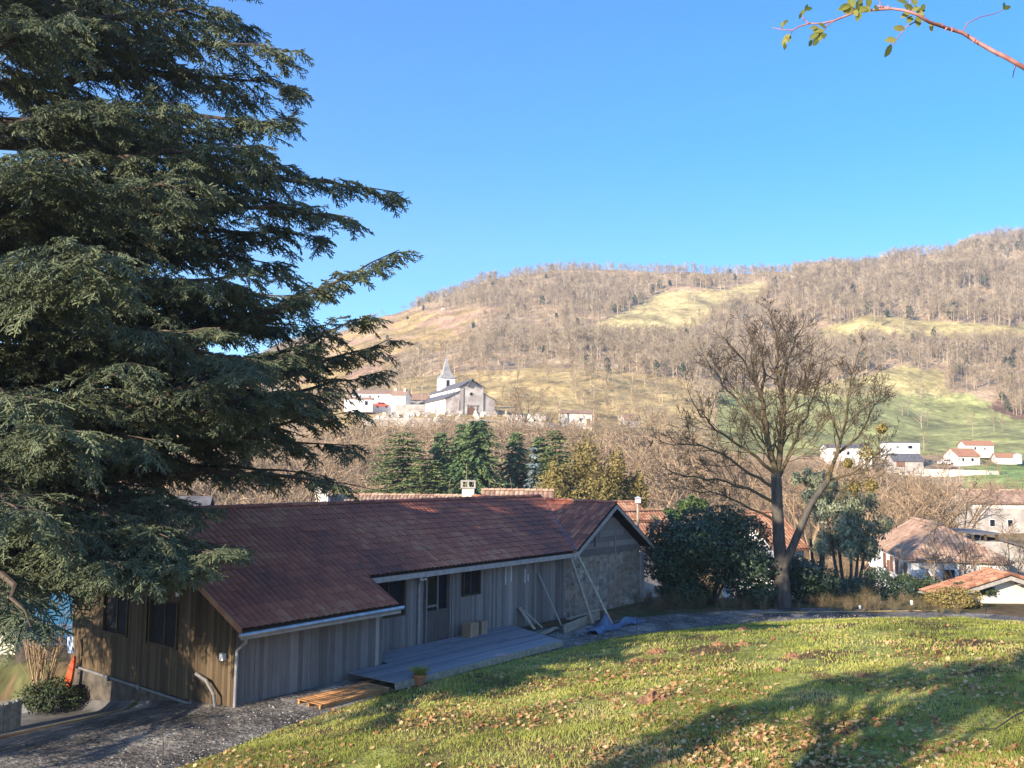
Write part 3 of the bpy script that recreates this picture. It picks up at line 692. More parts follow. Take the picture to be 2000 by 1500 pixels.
def beam(name, a, b, wd, hg, m, label, cat, group=None, t=.5):
    a = np.asarray(a, float); b = np.asarray(b, float); d = b - a; s = np.cross(d, [0, 0, 1.]); s /= np.linalg.norm(s); n = np.cross(s, d); n /= np.linalg.norm(n)
    mb = MB(); mb.box(a - s * wd / 2 - n * hg / 2, d, s * wd, n * hg, 0, t)
    o = mb.build(name, m); mod = o.modifiers.new('b', 'BEVEL'); mod.width = .008; mod.segments = 1
    return tag(o, label, cat, group)
def build_yard():
    # deck
    t = thing('wooden_deck', B(-1, 1.8, YARD), 'low grey board terrace along the front of the barn', 'deck')
    m = MB(); rs = np.random.RandomState(4); w = .18
    while w < 3.4:
        k = (w - .18) / 3.25; ue = 4.1 - 1.25 * k
        br = rs.uniform(-3.5, 2.5)
        for (a, b) in ((-5.4 + (0 if w > 1.45 else 1.7), br), (br + .008, ue)):
            o = B(a, w, -.245 + rs.uniform(-.003, .003)); m.box(o, D1 * (b - a), DW * .118, (0, 0, -.03), 0, rs.uniform(.1, .9))
        w += .13
    m.build('deck_boards', M_deck, t)
    m = MB(); m.box(B(-5.4, 3.44, -.46), D1 * 8.25, DW * .05, (0, 0, .2)); m.box(B(2.88, 3.45, -.46), B(4.16, .18, -.46) - B(2.88, 3.45, -.46), D1 * .05, (0, 0, .2))
    m.build('edge_board', M_timber, t)
    # pallet
    t = thing('wooden_pallet', B(-6.8, 3.0, YARD), 'slatted wooden walkway tinted sunlit orange beside the wing wall, left of the flower pot', 'pallet')
    m = MB()
    for i in range(18): m.box(B(-8.0 + i * .14, 2.35, -.40), D1 * .11, DW * 1.0, (0, 0, .025), 0, (i * 37 % 10) / 10)
    m.build('slat', M_pallet, t)
    m = MB()
    for w in (2.4, 2.8, 3.25): m.box(B(-8.0, w, -.50), D1 * 2.5, DW * .06, (0, 0, .1))
    m.build('bearer', M_pallet, t)
    # flower pot
    pp = onz(820, 1338, -.47); t = thing('flower_pot', pp, 'terracotta pot with green grassy plant at the front corner of the deck', 'flower pot')
    m = MB(); m.lathe(pp, [(0, 0), (.13, 0), (.19, .26), (.215, .26), (.215, .31), (.18, .31), (.17, .27), (0, .27)], 20); m.build('pot', M_terra, t, smooth=False)
    m = MB(); rs = np.random.RandomState(2); A = []; Bq = []
    for i in range(170):
        a = rs.uniform(0, 6.28); r = rs.uniform(0, .12); l = rs.uniform(.12, .3); q = rs.uniform(.05, .22)
        p0 = pp + [r * math.cos(a), r * math.sin(a), .27]; p1 = p0 + [q * math.cos(a) * .5, q * math.sin(a) * .5, l * .7]; p2 = p1 + [q * math.cos(a), q * math.sin(a), l * .2]
        A += [p0, p1]; Bq += [p1, p2]
    m.segs(A, Bq, .006, .004, 3, t=rs.uniform(.3, .8, len(A))); m.build('plant', M_grass, t)
    # boxes by the door
    for (u, w, sx, sy, h, lb) in ((1.1, .3, .42, .4, .5, 'pale wooden box beside the barn door, the wider and nearer of two'), (1.85, .25, .3, .35, .46, 'narrow wooden box beside the barn door, right of the wider one')):
        t = thing('wooden_box', B(u, w, -.245), lb, 'box')
        m = MB(); m.box(B(u, w, -.243), D1 * sx, DW * sy, (0, 0, h)); m.build('body', M_card, t)
        for k in (0, sx - .06):
            m = MB(); m.box(B(u + k, w + sy, -.243), D1 * .06, DW * .02, (0, 0, h)); m.build('batten', M_timber, t)
    # long beams leaning on the stone end
    beam('leaning_beam', B(7.35, 1.85, YARD + .08), B(7.9, .35, 2.15), .12, .12, M_timber, 'long thick timber leaning against the barn corner, left of the leaning pair', 'timber', t=.3)
    beam('leaning_beam', B(8.0, 2.35, YARD + .05), B(8.25, .42, 2.3), .10, .06, M_timber, 'long thin pale timber leaning against the barn corner, right of the leaning pair', 'timber', t=.9)
    beam('leaning_plank', B(6.35, 1.0, YARD + .06), B(6.05, .07, 1.55), .10, .04, M_board, 'narrow grey plank leaning on the board wall left of the two long timbers', 'plank', t=.9)
    beam('short_plank', B(4.9, .75, YARD + .06), B(4.75, .1, .35), .22, .04, M_timber, 'short wide board leaning on the barn wall beyond the deck, leftmost leaning one', 'plank', t=.5)
    beam('short_plank', B(5.35, .8, YARD + .06), B(5.05, .1, .2), .12, .04, M_timber, 'short narrow board leaning beside the wide short board at the end of the deck', 'plank', t=.8)
    beam('loose_plank', B(4.2, 1.6, YARD + .08), B(5.6, 1.3, YARD + .10), .22, .06, M_timber, 'flat board lying on the ground in front of the short leaning boards', 'plank', t=.5)
    beam('long_board', B(5.2, 1.95, YARD + .17), B(8.6, 1.35, YARD + .22), .08, .34, M_timber, 'wide plank on edge at the foot of the leaning timbers', 'plank', t=.3)
    beam('loose_plank', B(7.2, .75, YARD + .16), B(9.8, .55, YARD + .24), .18, .06, M_timber, 'pale plank lying behind the feet of the leaning timbers against the stone wall', 'plank', t=.8)
    # tarpaulin, crumpled
    m = MB(); rs = np.random.RandomState(6); n = 26
    U_, W_ = np.meshgrid(np.linspace(0, 1, n), np.linspace(0, 1, 12), indexing='ij')
    uu = 5.6 + 4.0 * U_ + .3 * vnoise(W_ * 3 + 3, U_ * 4); ww = 2.2 + .9 * W_ * (1 - .5 * U_) + .35 * vnoise(U_ * 5, W_ * 2)
    zz = YARD + .03 + .30 * np.maximum(0, fbm(U_ * 5, W_ * 4 + 2, 4)) + .55 * np.exp(-((U_ - .36) / .06) ** 2 - ((W_ - .1) / .3) ** 2)
    v = np.stack([B(a, b, c) for a, b, c in zip(uu.ravel(), ww.ravel(), zz.ravel())]); f = [(i * 12 + j, (i + 1) * 12 + j, (i + 1) * 12 + j + 1, i * 12 + j + 1) for i in range(n - 1) for j in range(11)]
    m.add(v, f); o = m.build('tarpaulin', M_tarp); o.modifiers.new('s', 'SOLIDIFY').thickness = .012
    tag(o, 'crumpled blue tarpaulin on the ground at the foot of the leaning timbers', 'tarpaulin')
    # solar lights
    for i, (px, py, lb) in enumerate(((1680, 1199, 'small white path light at the road edge, leftmost of three'), (1781, 1196, 'small white path light at the road edge, middle and tallest of three'), (1925, 1208, 'dark path light at the road edge in front of the small cream house'))):
        g = G(px, py, 20); g[2] = th(g[0], g[1]); hh = (.34, .5, .45)[i]
        t = thing('path_light', g, lb, 'path light', None)
        m = MB(); m.lathe(g, [(.012, -.05), (.012, hh * .55)], 6); m.build('stake', M_wire, t)
        m = MB(); m.lathe(g, [(.0, hh * .6), (.04, hh * .64), (.055, hh * .95), (.065, hh * .97), (.035, hh * 1.05), (0, hh * 1.05)], 10); m.build('lamp_head', M_whitep if i < 2 else M_wire, t)
    pts = []
    for px in range(1490, 1850, 20):
        g = G(px, 1199 - (px - 1490) * .012, 30); pts.append([g[0], g[1], th(g[0], g[1]) + .05])
    m = MB(); m.tube(pts, .02, 6); tag(m.build('garden_hose', M_hose), 'yellow hose stretched along the far edge of the road', 'hose')
    # low stakes in the lawn edge
    for (px, py, h, lb) in ((1243, 1232, .6, 'thin dark stake at the lawn edge below the tarpaulin'), (1437, 1215, .5, 'thin dark stake at the lawn edge in front of the dark bush'), (316, 1497, .75, 'dry bare stem standing at the bottom left corner of the lawn')):
        g = G(px, py, 8); m = MB(); m.tube([g - [0, 0, .05], g + [.01, 0, h * .6], g + [-.03, 0, h]], [.016, .012, .008], 6)
        tag(m.build('stake', M_bark), lb, 'stake')
    # molehills
    MH = [(1283, 1276, .32, 'tall crumbly molehill near the top of the lawn'), (1545, 1285, .26, 'orange brown molehill right of centre on the lawn'), (1274, 1370, .38, 'widest molehill, low down in the middle of the lawn'),
          (1450, 1232, .26, 'molehill closest to the road at the top edge of the lawn'), (1402, 1260, .2, 'small flat molehill left of a second one near the top of the lawn'), (1452, 1260, .22, 'flat molehill just below the one closest to the road'), (1522, 1312, .2, 'small molehill at the edge of the long tree shadow'), (1240, 1292, .17, 'smallest molehill, just below the tall crumbly one'), (1690, 1322, .16, 'small molehill inside the lawn shadow at right')]
    for i, (px, py, r, lb) in enumerate(MH):
        g = G(px, py, 6); rs = np.random.RandomState(i); m = MB(); n = 22; v = []; f = []
        for a in range(9):
            q = a / 8.
            for b in range(n):
                an = b * 2 * math.pi / n; rr = r * q * (1 + .25 * math.sin(an * 3 + i) + .16 * rs.randn())
                v.append([g[0] + rr * math.cos(an), g[1] + rr * math.sin(an), 0])
        v = np.array(v); q = np.repeat(np.arange(9) / 8., n); v[:, 2] = terr(v[:, 0], v[:, 1]) - .02 + r * .5 * (1 - q ** 1.6) * (1 + .25 * rs.randn(len(v)))
        for a in range(8):
            for b in range(n): f.append((a * n + b, a * n + (b + 1) % n, (a + 1) * n + (b + 1) % n, (a + 1) * n + b))
        m.add(v, f)
        for k in range(50):
            an = rs.uniform(0, 6.28); rr = r * rs.uniform(.2, 1.3); s = rs.uniform(.012, .035); x, y = g[0] + rr * math.cos(an), g[1] + rr * math.sin(an)
            m.lathe([x, y, th(x, y) + r * .45 * max(0, 1 - rr / r)], [(0, -s), (s, 0), (0, s)], 5)
        tag(m.build('molehill', M_soil), lb, 'molehill', 'molehills scattered over the lawn')
    # twigs on the lawn
    g = G(1893, 1372, 6); q = P(1898, 1345, g[1]); q2 = P(1935, 1312, g[1] + .2)
    m = MB(); m.tube([g, q, P(1912, 1325, g[1] + .1), q2], [.012, .01, .008, .005], 6); tag(m.build('fallen_twig', M_rstem), 'thin reddish curved twig standing up from the shaded lawn at right', 'twig')
    m = MB()
    pts = [G(1905, 1428, 5) + [0, 0, .02], G(1945, 1435, 5) + [0, 0, .09], G(1985, 1415, 5) + [0, 0, .16], G(2060, 1395, 5) + [0, 0, .25]]
    m.tube(pts, [.008, .011, .014, .016], 6)
    for k, (a, b) in enumerate((((1950, 1433), (1940, 1450)), ((1985, 1415), (1975, 1390)), ((1925, 1431), (1915, 1415)))):
        m.tube([G(*a, 5) + [0, 0, .09], G(*b, 5) + [0, 0, .14]], [.006, .003], 5)
    tag(m.build('fallen_branch', M_wire), 'dark thorny branch lying over leaves in the lower right corner', 'branch')
build_yard()

# ------------------------------------------------------------------ vegetation generators
def grow(rs, out, p, d, L, r, lev, maxlev, nch=(7, 6, 5), up=.12, wob=.12, ang=(.6, 1.0), ratio=.5, rmin=.012, nseg=5, flat=None):
    d = np.asarray(d, float); d = d / np.linalg.norm(d); pts = [np.asarray(p, float)]; dirs = [d]
    for i in range(nseg):
        d = d + rs.randn(3) * wob + np.array([0, 0, up]); d /= np.linalg.norm(d)
        pts.append(pts[-1] + d * L / nseg); dirs.append(d)
    radii = [max(rmin, r * (1 - .8 * i / nseg)) for i in range(nseg + 1)]
    for i in range(nseg): out.append((pts[i], pts[i + 1], radii[i], radii[i + 1], lev))
    if lev >= maxlev: return
    n = nch[min(lev, len(nch) - 1)]
    for k in range(n):
        t = rs.uniform(.22, 1.0); i = min(nseg - 1, int(t * nseg)); fr = t * nseg - i
        q = pts[i] * (1 - fr) + pts[i + 1] * fr; dd = dirs[i]
        a = rs.uniform(*ang); rnd = rs.randn(3); s = np.cross(dd, rnd); s /= np.linalg.norm(s)
        cd = dd * math.cos(a) + s * math.sin(a)
        grow(rs, out, q, cd, L * ratio * (1.15 - .6 * t) * rs.uniform(.7, 1.3), radii[i] * .55, lev + 1, maxlev, nch, up, wob, ang, ratio, rmin, max(2, nseg - 1), flat)
def limb(rs, out, pts, r0_, r1, nside, L, maxlev=3, **kw):
    """a limb along given points, with side branches grown from it"""
    pts = [np.asarray(q, float) for q in pts]; n = len(pts); fine = []
    for i in range(n - 1):
        for k in range(3):
            a = pts[i] * (1 - k / 3) + pts[i + 1] * (k / 3); fine.append(a + rs.randn(3) * .05 * (i > 0))
    fine.append(pts[-1]); m = len(fine)
    R = [r0_ + (r1 - r0_) * (i / (m - 1)) ** .8 for i in range(m)]
    for i in range(m - 1): out.append((fine[i], fine[i + 1], R[i], R[i + 1], 0))
    for k in range(nside):
        t = rs.uniform(.2, 1); i = min(m - 2, int(t * (m - 1))); q = fine[i]; dd = fine[i + 1] - fine[i]; dd /= np.linalg.norm(dd)
        a = rs.uniform(.45, .95); s = np.cross(dd, rs.randn(3)); s /= np.linalg.norm(s)
        grow(rs, out, q, dd * math.cos(a) + s * math.sin(a), L * rs.uniform(.6, 1.2) * (1.2 - .6 * t), max(.02, R[i] * .42), 1, maxlev, **kw)
    grow(rs, out, fine[-1], fine[-1] - fine[-2], L * .8, R[-1], 1, maxlev, **kw)
def seg_arrays(out):
    return (np.array([o[0] for o in out]), np.array([o[1] for o in out]), np.array([o[2] for o in out]), np.array([o[3] for o in out]), np.array([o[4] for o in out]))
def leafy(mb, lumps, n, size, rs, mi=0, t0=.2, t1=.8, shell=(.72, 1.04), droop=0, asp=.5, skirt=None):
    vol = np.array([l[1][0] * l[1][1] + l[1][0] * l[1][2] for l in lumps]); cnt = np.random.RandomState(1).multinomial(n, vol / vol.sum()) if False else (n * vol / vol.sum()).astype(int)
    for (c, r), k in zip(lumps, cnt):
        if k < 1: continue
        d = rs.randn(k, 3); d /= np.linalg.norm(d, axis=1, keepdims=True)
        q = rs.uniform(shell[0], shell[1], (k, 1)); q = q * (1 + .10 * np.sin(d[:, :1] * 9 + c[0]) + .10 * np.sin(d[:, 2:3] * 11 + c[1]))
        p = np.asarray(c) + d * q * np.asarray(r)
        nrm = d + .7 * rs.randn(k, 3); nrm /= np.linalg.norm(nrm, axis=1, keepdims=True)
        ax = np.cross(nrm, rs.randn(k, 3)); ax[:, 2] -= droop; ax /= np.linalg.norm(ax, axis=1, keepdims=True); b = np.cross(nrm, ax)
        s = size * rs.uniform(.6, 1.3, (k, 1))
        v = np.stack([p - ax * s, p + b * s * asp, p + ax * s, p - b * s * asp], 1)
        f = np.arange(k * 4).reshape(k, 4)
        lt = rs.uniform(-.15, .15); t = np.clip(rs.uniform(t0, t1, k) + lt, 0, 1)
        mb.add(v.reshape(-1, 3), f, mi, np.repeat(t, 4))
def lumps_of(c, r, n, rs, k=.45, bottom=-.4):
    out = [(np.array(c), np.array(r) * (.8 if k > .25 else .35))]
    for i in range(n):
        d = rs.randn(3); d /= np.linalg.norm(d); d[2] = max(d[2], bottom)
        s = rs.uniform(k * .7, k * 1.2); out.append((np.array(c) + d * np.array(r) * (1 - s * .6) * (1 if k > .25 else rs.uniform(.45, 1.1)), np.array(r) * s))
    return out
def conifer_mesh(H, R, seed, tiers=34, per=9, leaf=.42, lean=.25, gap=.0, power=.85):
    rs = np.random.RandomState(seed); mb = MB(); P0 = []; AX = []; S = []; TT = []
    segA = []; segB = []
    for i in range(tiers):
        h = .06 + .93 * (i + rs.uniform(0, 1)) / tiers
        if rs.rand() < gap: continue
        rad0 = R * (1 - h) ** power + .12
        for k in range(per):
            a = rs.uniform(0, 2 * math.pi); rad = rad0 * rs.uniform(.55, 1.2)
            dr = np.array([math.cos(a), math.sin(a), -lean * rs.uniform(.3, 1.5)]); p = np.array([0, 0, h * H]); tt = rs.uniform(.15, .85)
            segA.append(p); segB.append(p + dr * rad)
            m = max(3, int(rad / (leaf * .4)))
            for j in range(m):
                q = (j + 1.) / m
                for sgn in (-1, 1):
                    side = np.array([-dr[1], dr[0], 0]) * sgn
                    P0.append(p + dr * rad * q); ax = dr * .7 + side * (.75 - .5 * q) + np.array([0, 0, rs.uniform(-.35, .1)]); AX.append(ax / np.linalg.norm(ax)); S.append(leaf * rs.uniform(.6, 1.3) * (1.1 - .45 * q)); TT.append(np.clip(tt + rs.uniform(-.15, .15) + .2 * (q - .5), 0, 1))
    P0 = np.array(P0); AX = np.array(AX); S = np.array(S)[:, None]; n = len(P0)
    nr = rs.randn(n, 3) * .5 + [0, 0, 1]; b = np.cross(AX, nr); b /= np.linalg.norm(b, axis=1, keepdims=True)
    v = np.stack([P0, P0 + AX * S * .5 + b * S * .22, P0 + AX * S, P0 + AX * S * .5 - b * S * .22], 1)
    mb.add(v.reshape(-1, 3), np.arange(4 * n).reshape(n, 4), 0, np.repeat(np.array(TT), 4))
    tr = MB(); tr.tube([(0, 0, -.5), (0, 0, H * .5), (0, 0, H * .97)], [H * .018, H * .011, .02], 7)
    return mb, tr
def conifer(px, top, Y, R, seed, label, m, group=None, cat='conifer', base=None, **kw):
    q = P(px, top, Y); z0 = th(q[0], q[1]) if base is None else base; H = q[2] - z0
    mb, tr = conifer_mesh(H, R, seed, **kw)
    t = thing('conifer', (q[0], q[1], z0), label, cat, group)
    for o_, nm, mm in ((tr, 'trunk', M_cbark), (mb, 'crown', m)):
        for i in range(len(o_.V)): o_.V[i] = o_.V[i] + np.array([q[0], q[1], z0])
        o_.build(nm, mm, t)
    return t

# ------------------------------------------------------------------ the big cedar on the left
def spray_variant(seed, n=13, L=.62):
    """a fan of short, blunt, needle-covered shoots, along +x"""
    rs = np.random.RandomState(seed); sh = [(np.zeros(3), np.array([L * .5, .02, -.01])), (np.array([L * .5, .02, -.01]), np.array([L, rs.uniform(-.05, .05), -.08]))]
    for i in range(n):
        x = L * (.08 + .88 * i / n); sg = 1 if i % 2 else -1; a = rs.uniform(.6, 1.25); l = L * .40 * (1 - .5 * x / L) * rs.uniform(.5, 1.25)
        p = np.array([x, 0, -.05 * x / L]); d = np.array([math.cos(a), sg * math.sin(a), rs.uniform(-.9, .35)]); d /= np.linalg.norm(d)
        m = p + d * l * .5; d2 = d + rs.randn(3) * .3 + [.1, 0, -.1]; d2 /= np.linalg.norm(d2); sh += [(p, m), (m, m + d2 * l * .5)]
    V = []; F = []; T_ = []; n0 = 0
    for (a, b) in sh:
        d = b - a; l = np.linalg.norm(d); d = d / l; s = np.cross(d, [0, 0, 1.]); s /= np.linalg.norm(s); u = np.cross(s, d)
        r = rs.uniform(.012, .017); tt = rs.uniform(0, 1); ring = []
        for k in range(3):
            an = k * 2.094 + rs.uniform(0, 1); ring.append(s * math.cos(an) + u * math.sin(an))
        V += [a + q * r for q in ring] + [b + q * r * .9 for q in ring] + [b + d * r]
        T_ += [tt * .5] * 7
        for k in range(3):
            k2 = (k + 1) % 3; F += [(n0 + k, n0 + k2, n0 + 3 + k2), (n0 + k, n0 + 3 + k2, n0 + 3 + k), (n0 + 3 + k, n0 + 3 + k2, n0 + 6)]
        n0 += 7
        m = max(4, int(l / .019))
        for j in range(m):
            q = a + d * l * (j + rs.rand()) / m; an = rs.uniform(0, 6.28); o = s * math.cos(an) + u * math.sin(an)
            w = d * rs.uniform(.004, .009) + np.cross(d, o) * .004; e = q + o * rs.uniform(.026, .042) + d * rs.uniform(0, .02)
            V += [q - w, q + w, e]; T_ += [tt * .5 + .3] * 2 + [tt * .5 + .5]; F += [(n0, n0 + 1, n0 + 2)]; n0 += 3
    return np.array(V), np.array(F), np.array(T_)
def build_cedar():
    rs = np.random.RandomState(11); base = np.array([-15.6, 24.5, 0]); base[2] = th(base[0], base[1])
    t = thing('cedar_tree', base, 'huge dark evergreen cedar filling the left side and hanging over the barn', 'cedar tree')
    top = 31.0  # height raised above the view to lengthen the cast shade
    def trunk_at(z): return base + np.array([.4 * math.sin(z * .2), .3 * math.cos(z * .17), 0]) * 1.0 + np.array([0, 0, z - base[2]])
    m = MB(); zz = np.linspace(base[2] - .5, top, 14); m.tube([trunk_at(z) for z in zz], [.62 * (1 - i / 15) ** .9 + .03 for i in range(14)], 12)
    m.build('trunk', M_cbark, t, smooth=True)
    limbs = []   # (tip, rise, density)
    def L(px, py, Y, rise, dens=1.0, wide=1.0): limbs.append((P(px, py, Y), rise, dens, wide))
    L(480, -40, 26, .6); L(585, 100, 25, .3); L(588, 172, 26.5, 1.2); L(560, 250, 24, .3); L(570, 232, 28, 1.5); L(545, 330, 25.5, 1.4); L(500, 60, 28, .5); L(520, 290, 22.5, .5)
    L(785, 377, 27, 1.2, 1, .75); L(690, 425, 25.5, .8); L(640, 470, 29, 1); L(600, 400, 28, .8); L(780, 488, 25, 3.6, 1, .6); L(640, 560, 27, 2.2, 1, .9)
    L(735, 615, 27.5, 3.4, .9, .9); L(765, 660, 29, 3.2, .9, .9); L(745, 725, 28.5, 2.4, .9, .9); L(700, 800, 27, 1.8, .9); L(690, 870, 28, 1.2, .8); L(640, 930, 26, .6, .8, .8)
    L(725, 955, 25, .9, .35, .5); L(440, 1072, 21.5, -.3, 1.3, .9); L(360, 1060, 20.5, -.4, 1.2, .9); L(400, 1000, 21, 0, 1.1, .8); L(432, 1082, 19.0, .3, 1.4, .8); L(375, 1105, 18.6, .2, 1.4, .8); L(300, 1125, 18.2, .1, 1.4, .8); L(235, 1105, 18.0, 0, 1.4, .8); L(330, 1050, 18.8, .3, 1.3, .8); L(330, 960, 23, .5, .6)
    L(610, 680, 24, 2.0, 1.1); L(560, 760, 22.5, 1.6, 1.1); L(480, 720, 20.5, 1.6, 1.1); L(600, 800, 23.5, 1.2); L(520, 860, 24, .8, .8)
    L(390, 355, 19, .4, 1.2); L(240, 545, 16.5, .5, 1.3); L(200, 480, 16, .4, 1.3); L(150, 20, 19, 0, 1.2); L(430, 18, 22, .2, 1.1); L(110, 300, 18, 0, 1.2); L(340, 200, 21, 0, 1.1)
    for q in ((560, 520, 28), (500, 600, 26), (450, 560, 24), (540, 640, 30), (430, 640, 22), (620, 640, 29), (380, 700, 24), (300, 640, 20), (650, 760, 26), (250, 700, 18), (660, 700, 30), (400, 470, 25), (520, 440, 30), (450, 380, 28), (350, 420, 24), (590, 330, 30), (500, 200, 30), (560, 700, 26), (330, 560, 23)): L(*q, rs.uniform(.4, 1.8))
    L(170, 1060, 18, -.6, 1.2); L(120, 1150, 18.5, -.6, 1.0); L(60, 1225, 16, -.8, 1.0, .6); L(200, 1110, 20, -.4); L(40, 1000, 16, -.4, 1.2); L(130, 900, 18, 0); L(60, 780, 17, 0); L(300, 860, 19.5, .6, .8)
    def lim(py):
        return float(np.interp(py, [-400, 0, 120, 350, 420, 600, 900, 1000, 1040, 1250], [330, 440, 540, 540, 620, 640, 600, 560, 330, 110]))
    k = 0
    while k < 52:
        z = rs.uniform(5.2, 22); a = rs.uniform(-.75, 3.6) if rs.rand() < .75 else rs.uniform(0, 6.28)   # towards camera/right mostly
        Lm = float(np.interp(z, [4, 8, 14, 22], [10.5, 11.5, 10, 6])) * rs.uniform(.65, 1.0)
        dx, dy = math.cos(a), -math.sin(a)
        tip = trunk_at(z) + np.array([dx * Lm, dy * Lm, -rs.uniform(.2, 2.2)])
        if tip[1] < 9: continue
        px, py = proj(*tip)
        if px > lim(py): continue
        if 180 < px < 650 and 800 < py < 1300: continue
        if py > 1130: continue
        limbs.append((tip, rs.uniform(-.5, 1.4), 1.0, 1.0)); k += 1
    for i in range(14):  # unseen low limbs added to shade the gable wall and driveway
        tip = np.array([rs.uniform(-24, -13), rs.uniform(12.5, 16), rs.uniform(2.5, 8)])
        if proj(*tip)[0] < -100: limbs.append((tip, .6, 1.0, 1.0))
    for i in range(16):  # unseen upper limbs added so the cedar's shade reaches the far house
        z = rs.uniform(21.5, 30); a = rs.uniform(0, 6.28); Lm = (32 - z) * .65; limbs.append((trunk_at(z) + np.array([math.cos(a) * Lm, math.sin(a) * Lm, -.6]), .3, .8, 1.0))
    for i in range(26):                      # away from the camera and to the left: give the tree its depth and its shade
        z = rs.uniform(5.5, 21); a = rs.uniform(1.9, 4.4); Lm = float(np.interp(z, [4, 8, 14, 22], [11, 11, 9, 6])) * rs.uniform(.7, 1)
        tip = trunk_at(z) + np.array([math.cos(a) * Lm, math.sin(a) * Lm * .8, -rs.uniform(.5, 2)]); limbs.append((tip, .5, .8, 1.0))
    CP = []; wood = MB(); out = []; TR = []   # transforms of sprays: pos, x axis, normal, scale
    for (tip, rise, dens, wide) in limbs:
        d0 = tip - base; rootz = min(tip[2] - rise, top - 1); hd = math.hypot(tip[0] - base[0], tip[1] - base[1])
        rt = trunk_at(rootz); n = 16; pts = []
        sag = rs.uniform(.02, .07) * hd
        for i in range(n + 1):
            q = i / n; p = rt * (1 - q) + tip * q; p = p + np.array([0, 0, 1]) * (math.sin(q * math.pi) * sag * (1 if rise < 1.5 else -1.2)) + np.append(rs.randn(2) * .06 * hd / 10, rs.randn() * .05) * (0 < i < n); pts.append(p)
        pts = np.array(pts); Lh = np.linalg.norm(np.diff(pts, axis=0), axis=1).sum(); r0_ = .018 * Lh + .02
        R = [max(.012, r0_ * (1 - i / n) ** .9) for i in range(n + 1)]
        CP.append(pts)
        for i in range(n): out.append((pts[i], pts[i + 1], R[i], R[i + 1], 0))
        ns = int(Lh * .80 / .36 * dens)
        for s_ in range(ns):
            q = .18 + .81 * (s_ + rs.rand()) / ns; i = min(n - 1, int(q * n)); fr = q * n - i; p = pts[i] * (1 - fr) + pts[i + 1] * fr
            dd = pts[i + 1] - pts[i]; dd /= np.linalg.norm(dd); side = np.cross(dd, [0, 0, 1.]); side /= np.linalg.norm(side)
            for sg in (-1, 1):
                if rs.rand() < .12: continue
                a = rs.uniform(.55, 1.1); l2 = (.4 + 2.0 * (1 - q) ** .7 * min(1, q * 3)) * rs.uniform(.6, 1.1) * wide * (1 - .45 * math.exp(-((q - .5) / .3) ** 2) * 0)
                e = dd * math.cos(a) + side * sg * math.sin(a) + np.array([0, 0, rs.uniform(-.50, .22)]); e /= np.linalg.norm(e)
                m2 = max(2, int(l2 / .34)); pp = p.copy(); r2 = .006 + .008 * l2
                for j in range(m2):
                    e2 = e + np.array([0, 0, -.10 * j]) + rs.randn(3) * .08; e2 /= np.linalg.norm(e2); nx = pp + e2 * l2 / m2
                    out.append((pp, nx, r2 * (1 - j / (m2 + 1)), r2 * (1 - (j + 1) / (m2 + 1)), 1))
                    s2 = np.cross(e2, [0, 0, 1.]); s2 /= np.linalg.norm(s2)
                    for g in ((-1, 1) if j < m2 - 1 else (-1, 1, 0)):
                        x = e2 * rs.uniform(.5, .9) + s2 * g * rs.uniform(.5, .8) + np.array([0, 0, rs.uniform(-.55, .0)])
                        TR.append((pp + (nx - pp) * rs.rand(), x / np.linalg.norm(x), rs.uniform(.7, 1.15)))
                    pp = nx
    A, Bq, ra, rb, lv = seg_arrays(out)
    wood.segs(A[lv == 0], Bq[lv == 0], ra[lv == 0], rb[lv == 0], 6); wood.segs(A[lv == 1], Bq[lv == 1], ra[lv == 1], rb[lv == 1], 3)
    wood.build('limbs', M_cbark, t)
    pos = np.array([q[0] for q in TR]); xa = np.array([q[1] for q in TR]); sc = np.array([q[2] for q in TR])
    # leave out what lies well outside the picture on the far left, it is never seen
    print('sprays', len(pos), 'segs', len(A))
    s = np.cross([0, 0, 1.], xa); s /= np.linalg.norm(s, axis=1, keepdims=True); roll = rs.uniform(-.6, .6, len(pos))[:, None]
    nrm = np.cross(xa, s); ya = s * np.cos(roll) + nrm * np.sin(roll); za = np.cross(xa, ya)
    mb = MB(); pxs, pys = proj(pos[:, 0], pos[:, 1], pos[:, 2]); var = rs.randint(0, 5, len(pos))
    vis = (pxs > -120) & (pys > -120)
    for v_ in range(5):
        for full in (True, False):
            V, F, T_ = spray_variant(50 + v_, 13 if full else 5)
            k = np.nonzero((var == v_) & (vis == full) & ((rs.rand(len(pos)) < .45) | full))[0]
            if not len(k): continue
            W = (V[None, :, 0:1] * xa[k][:, None] + V[None, :, 1:2] * ya[k][:, None] + V[None, :, 2:3] * za[k][:, None]) * (sc[k] * (1 if full else 1.3))[:, None, None] + pos[k][:, None]
            FF = F[None] + (np.arange(len(k)) * len(V))[:, None, None]
            tt = np.clip(T_[None] * .7 + rs.uniform(0, .3, (len(k), 1)), 0, 1)
            mb.add(W.reshape(-1, 3), FF.reshape(-1, 3), 0, tt.ravel())
    mb.build('crown', M_needle, t)
    # cones standing on two boughs
    for k in (8, 11):
        for i in (11, 12, 13, 14):
            for j in (0, .5):
                p = CP[k][i] * (1 - j) + CP[k][i + 1] * j + [0, 0, .06]; m = MB(); m.lathe(p, [(0, -.06), (.03, -.03), (.035, .02), (.015, .06), (0, .065)], 7); m.build('cone', M_cbark, t)
build_cedar()

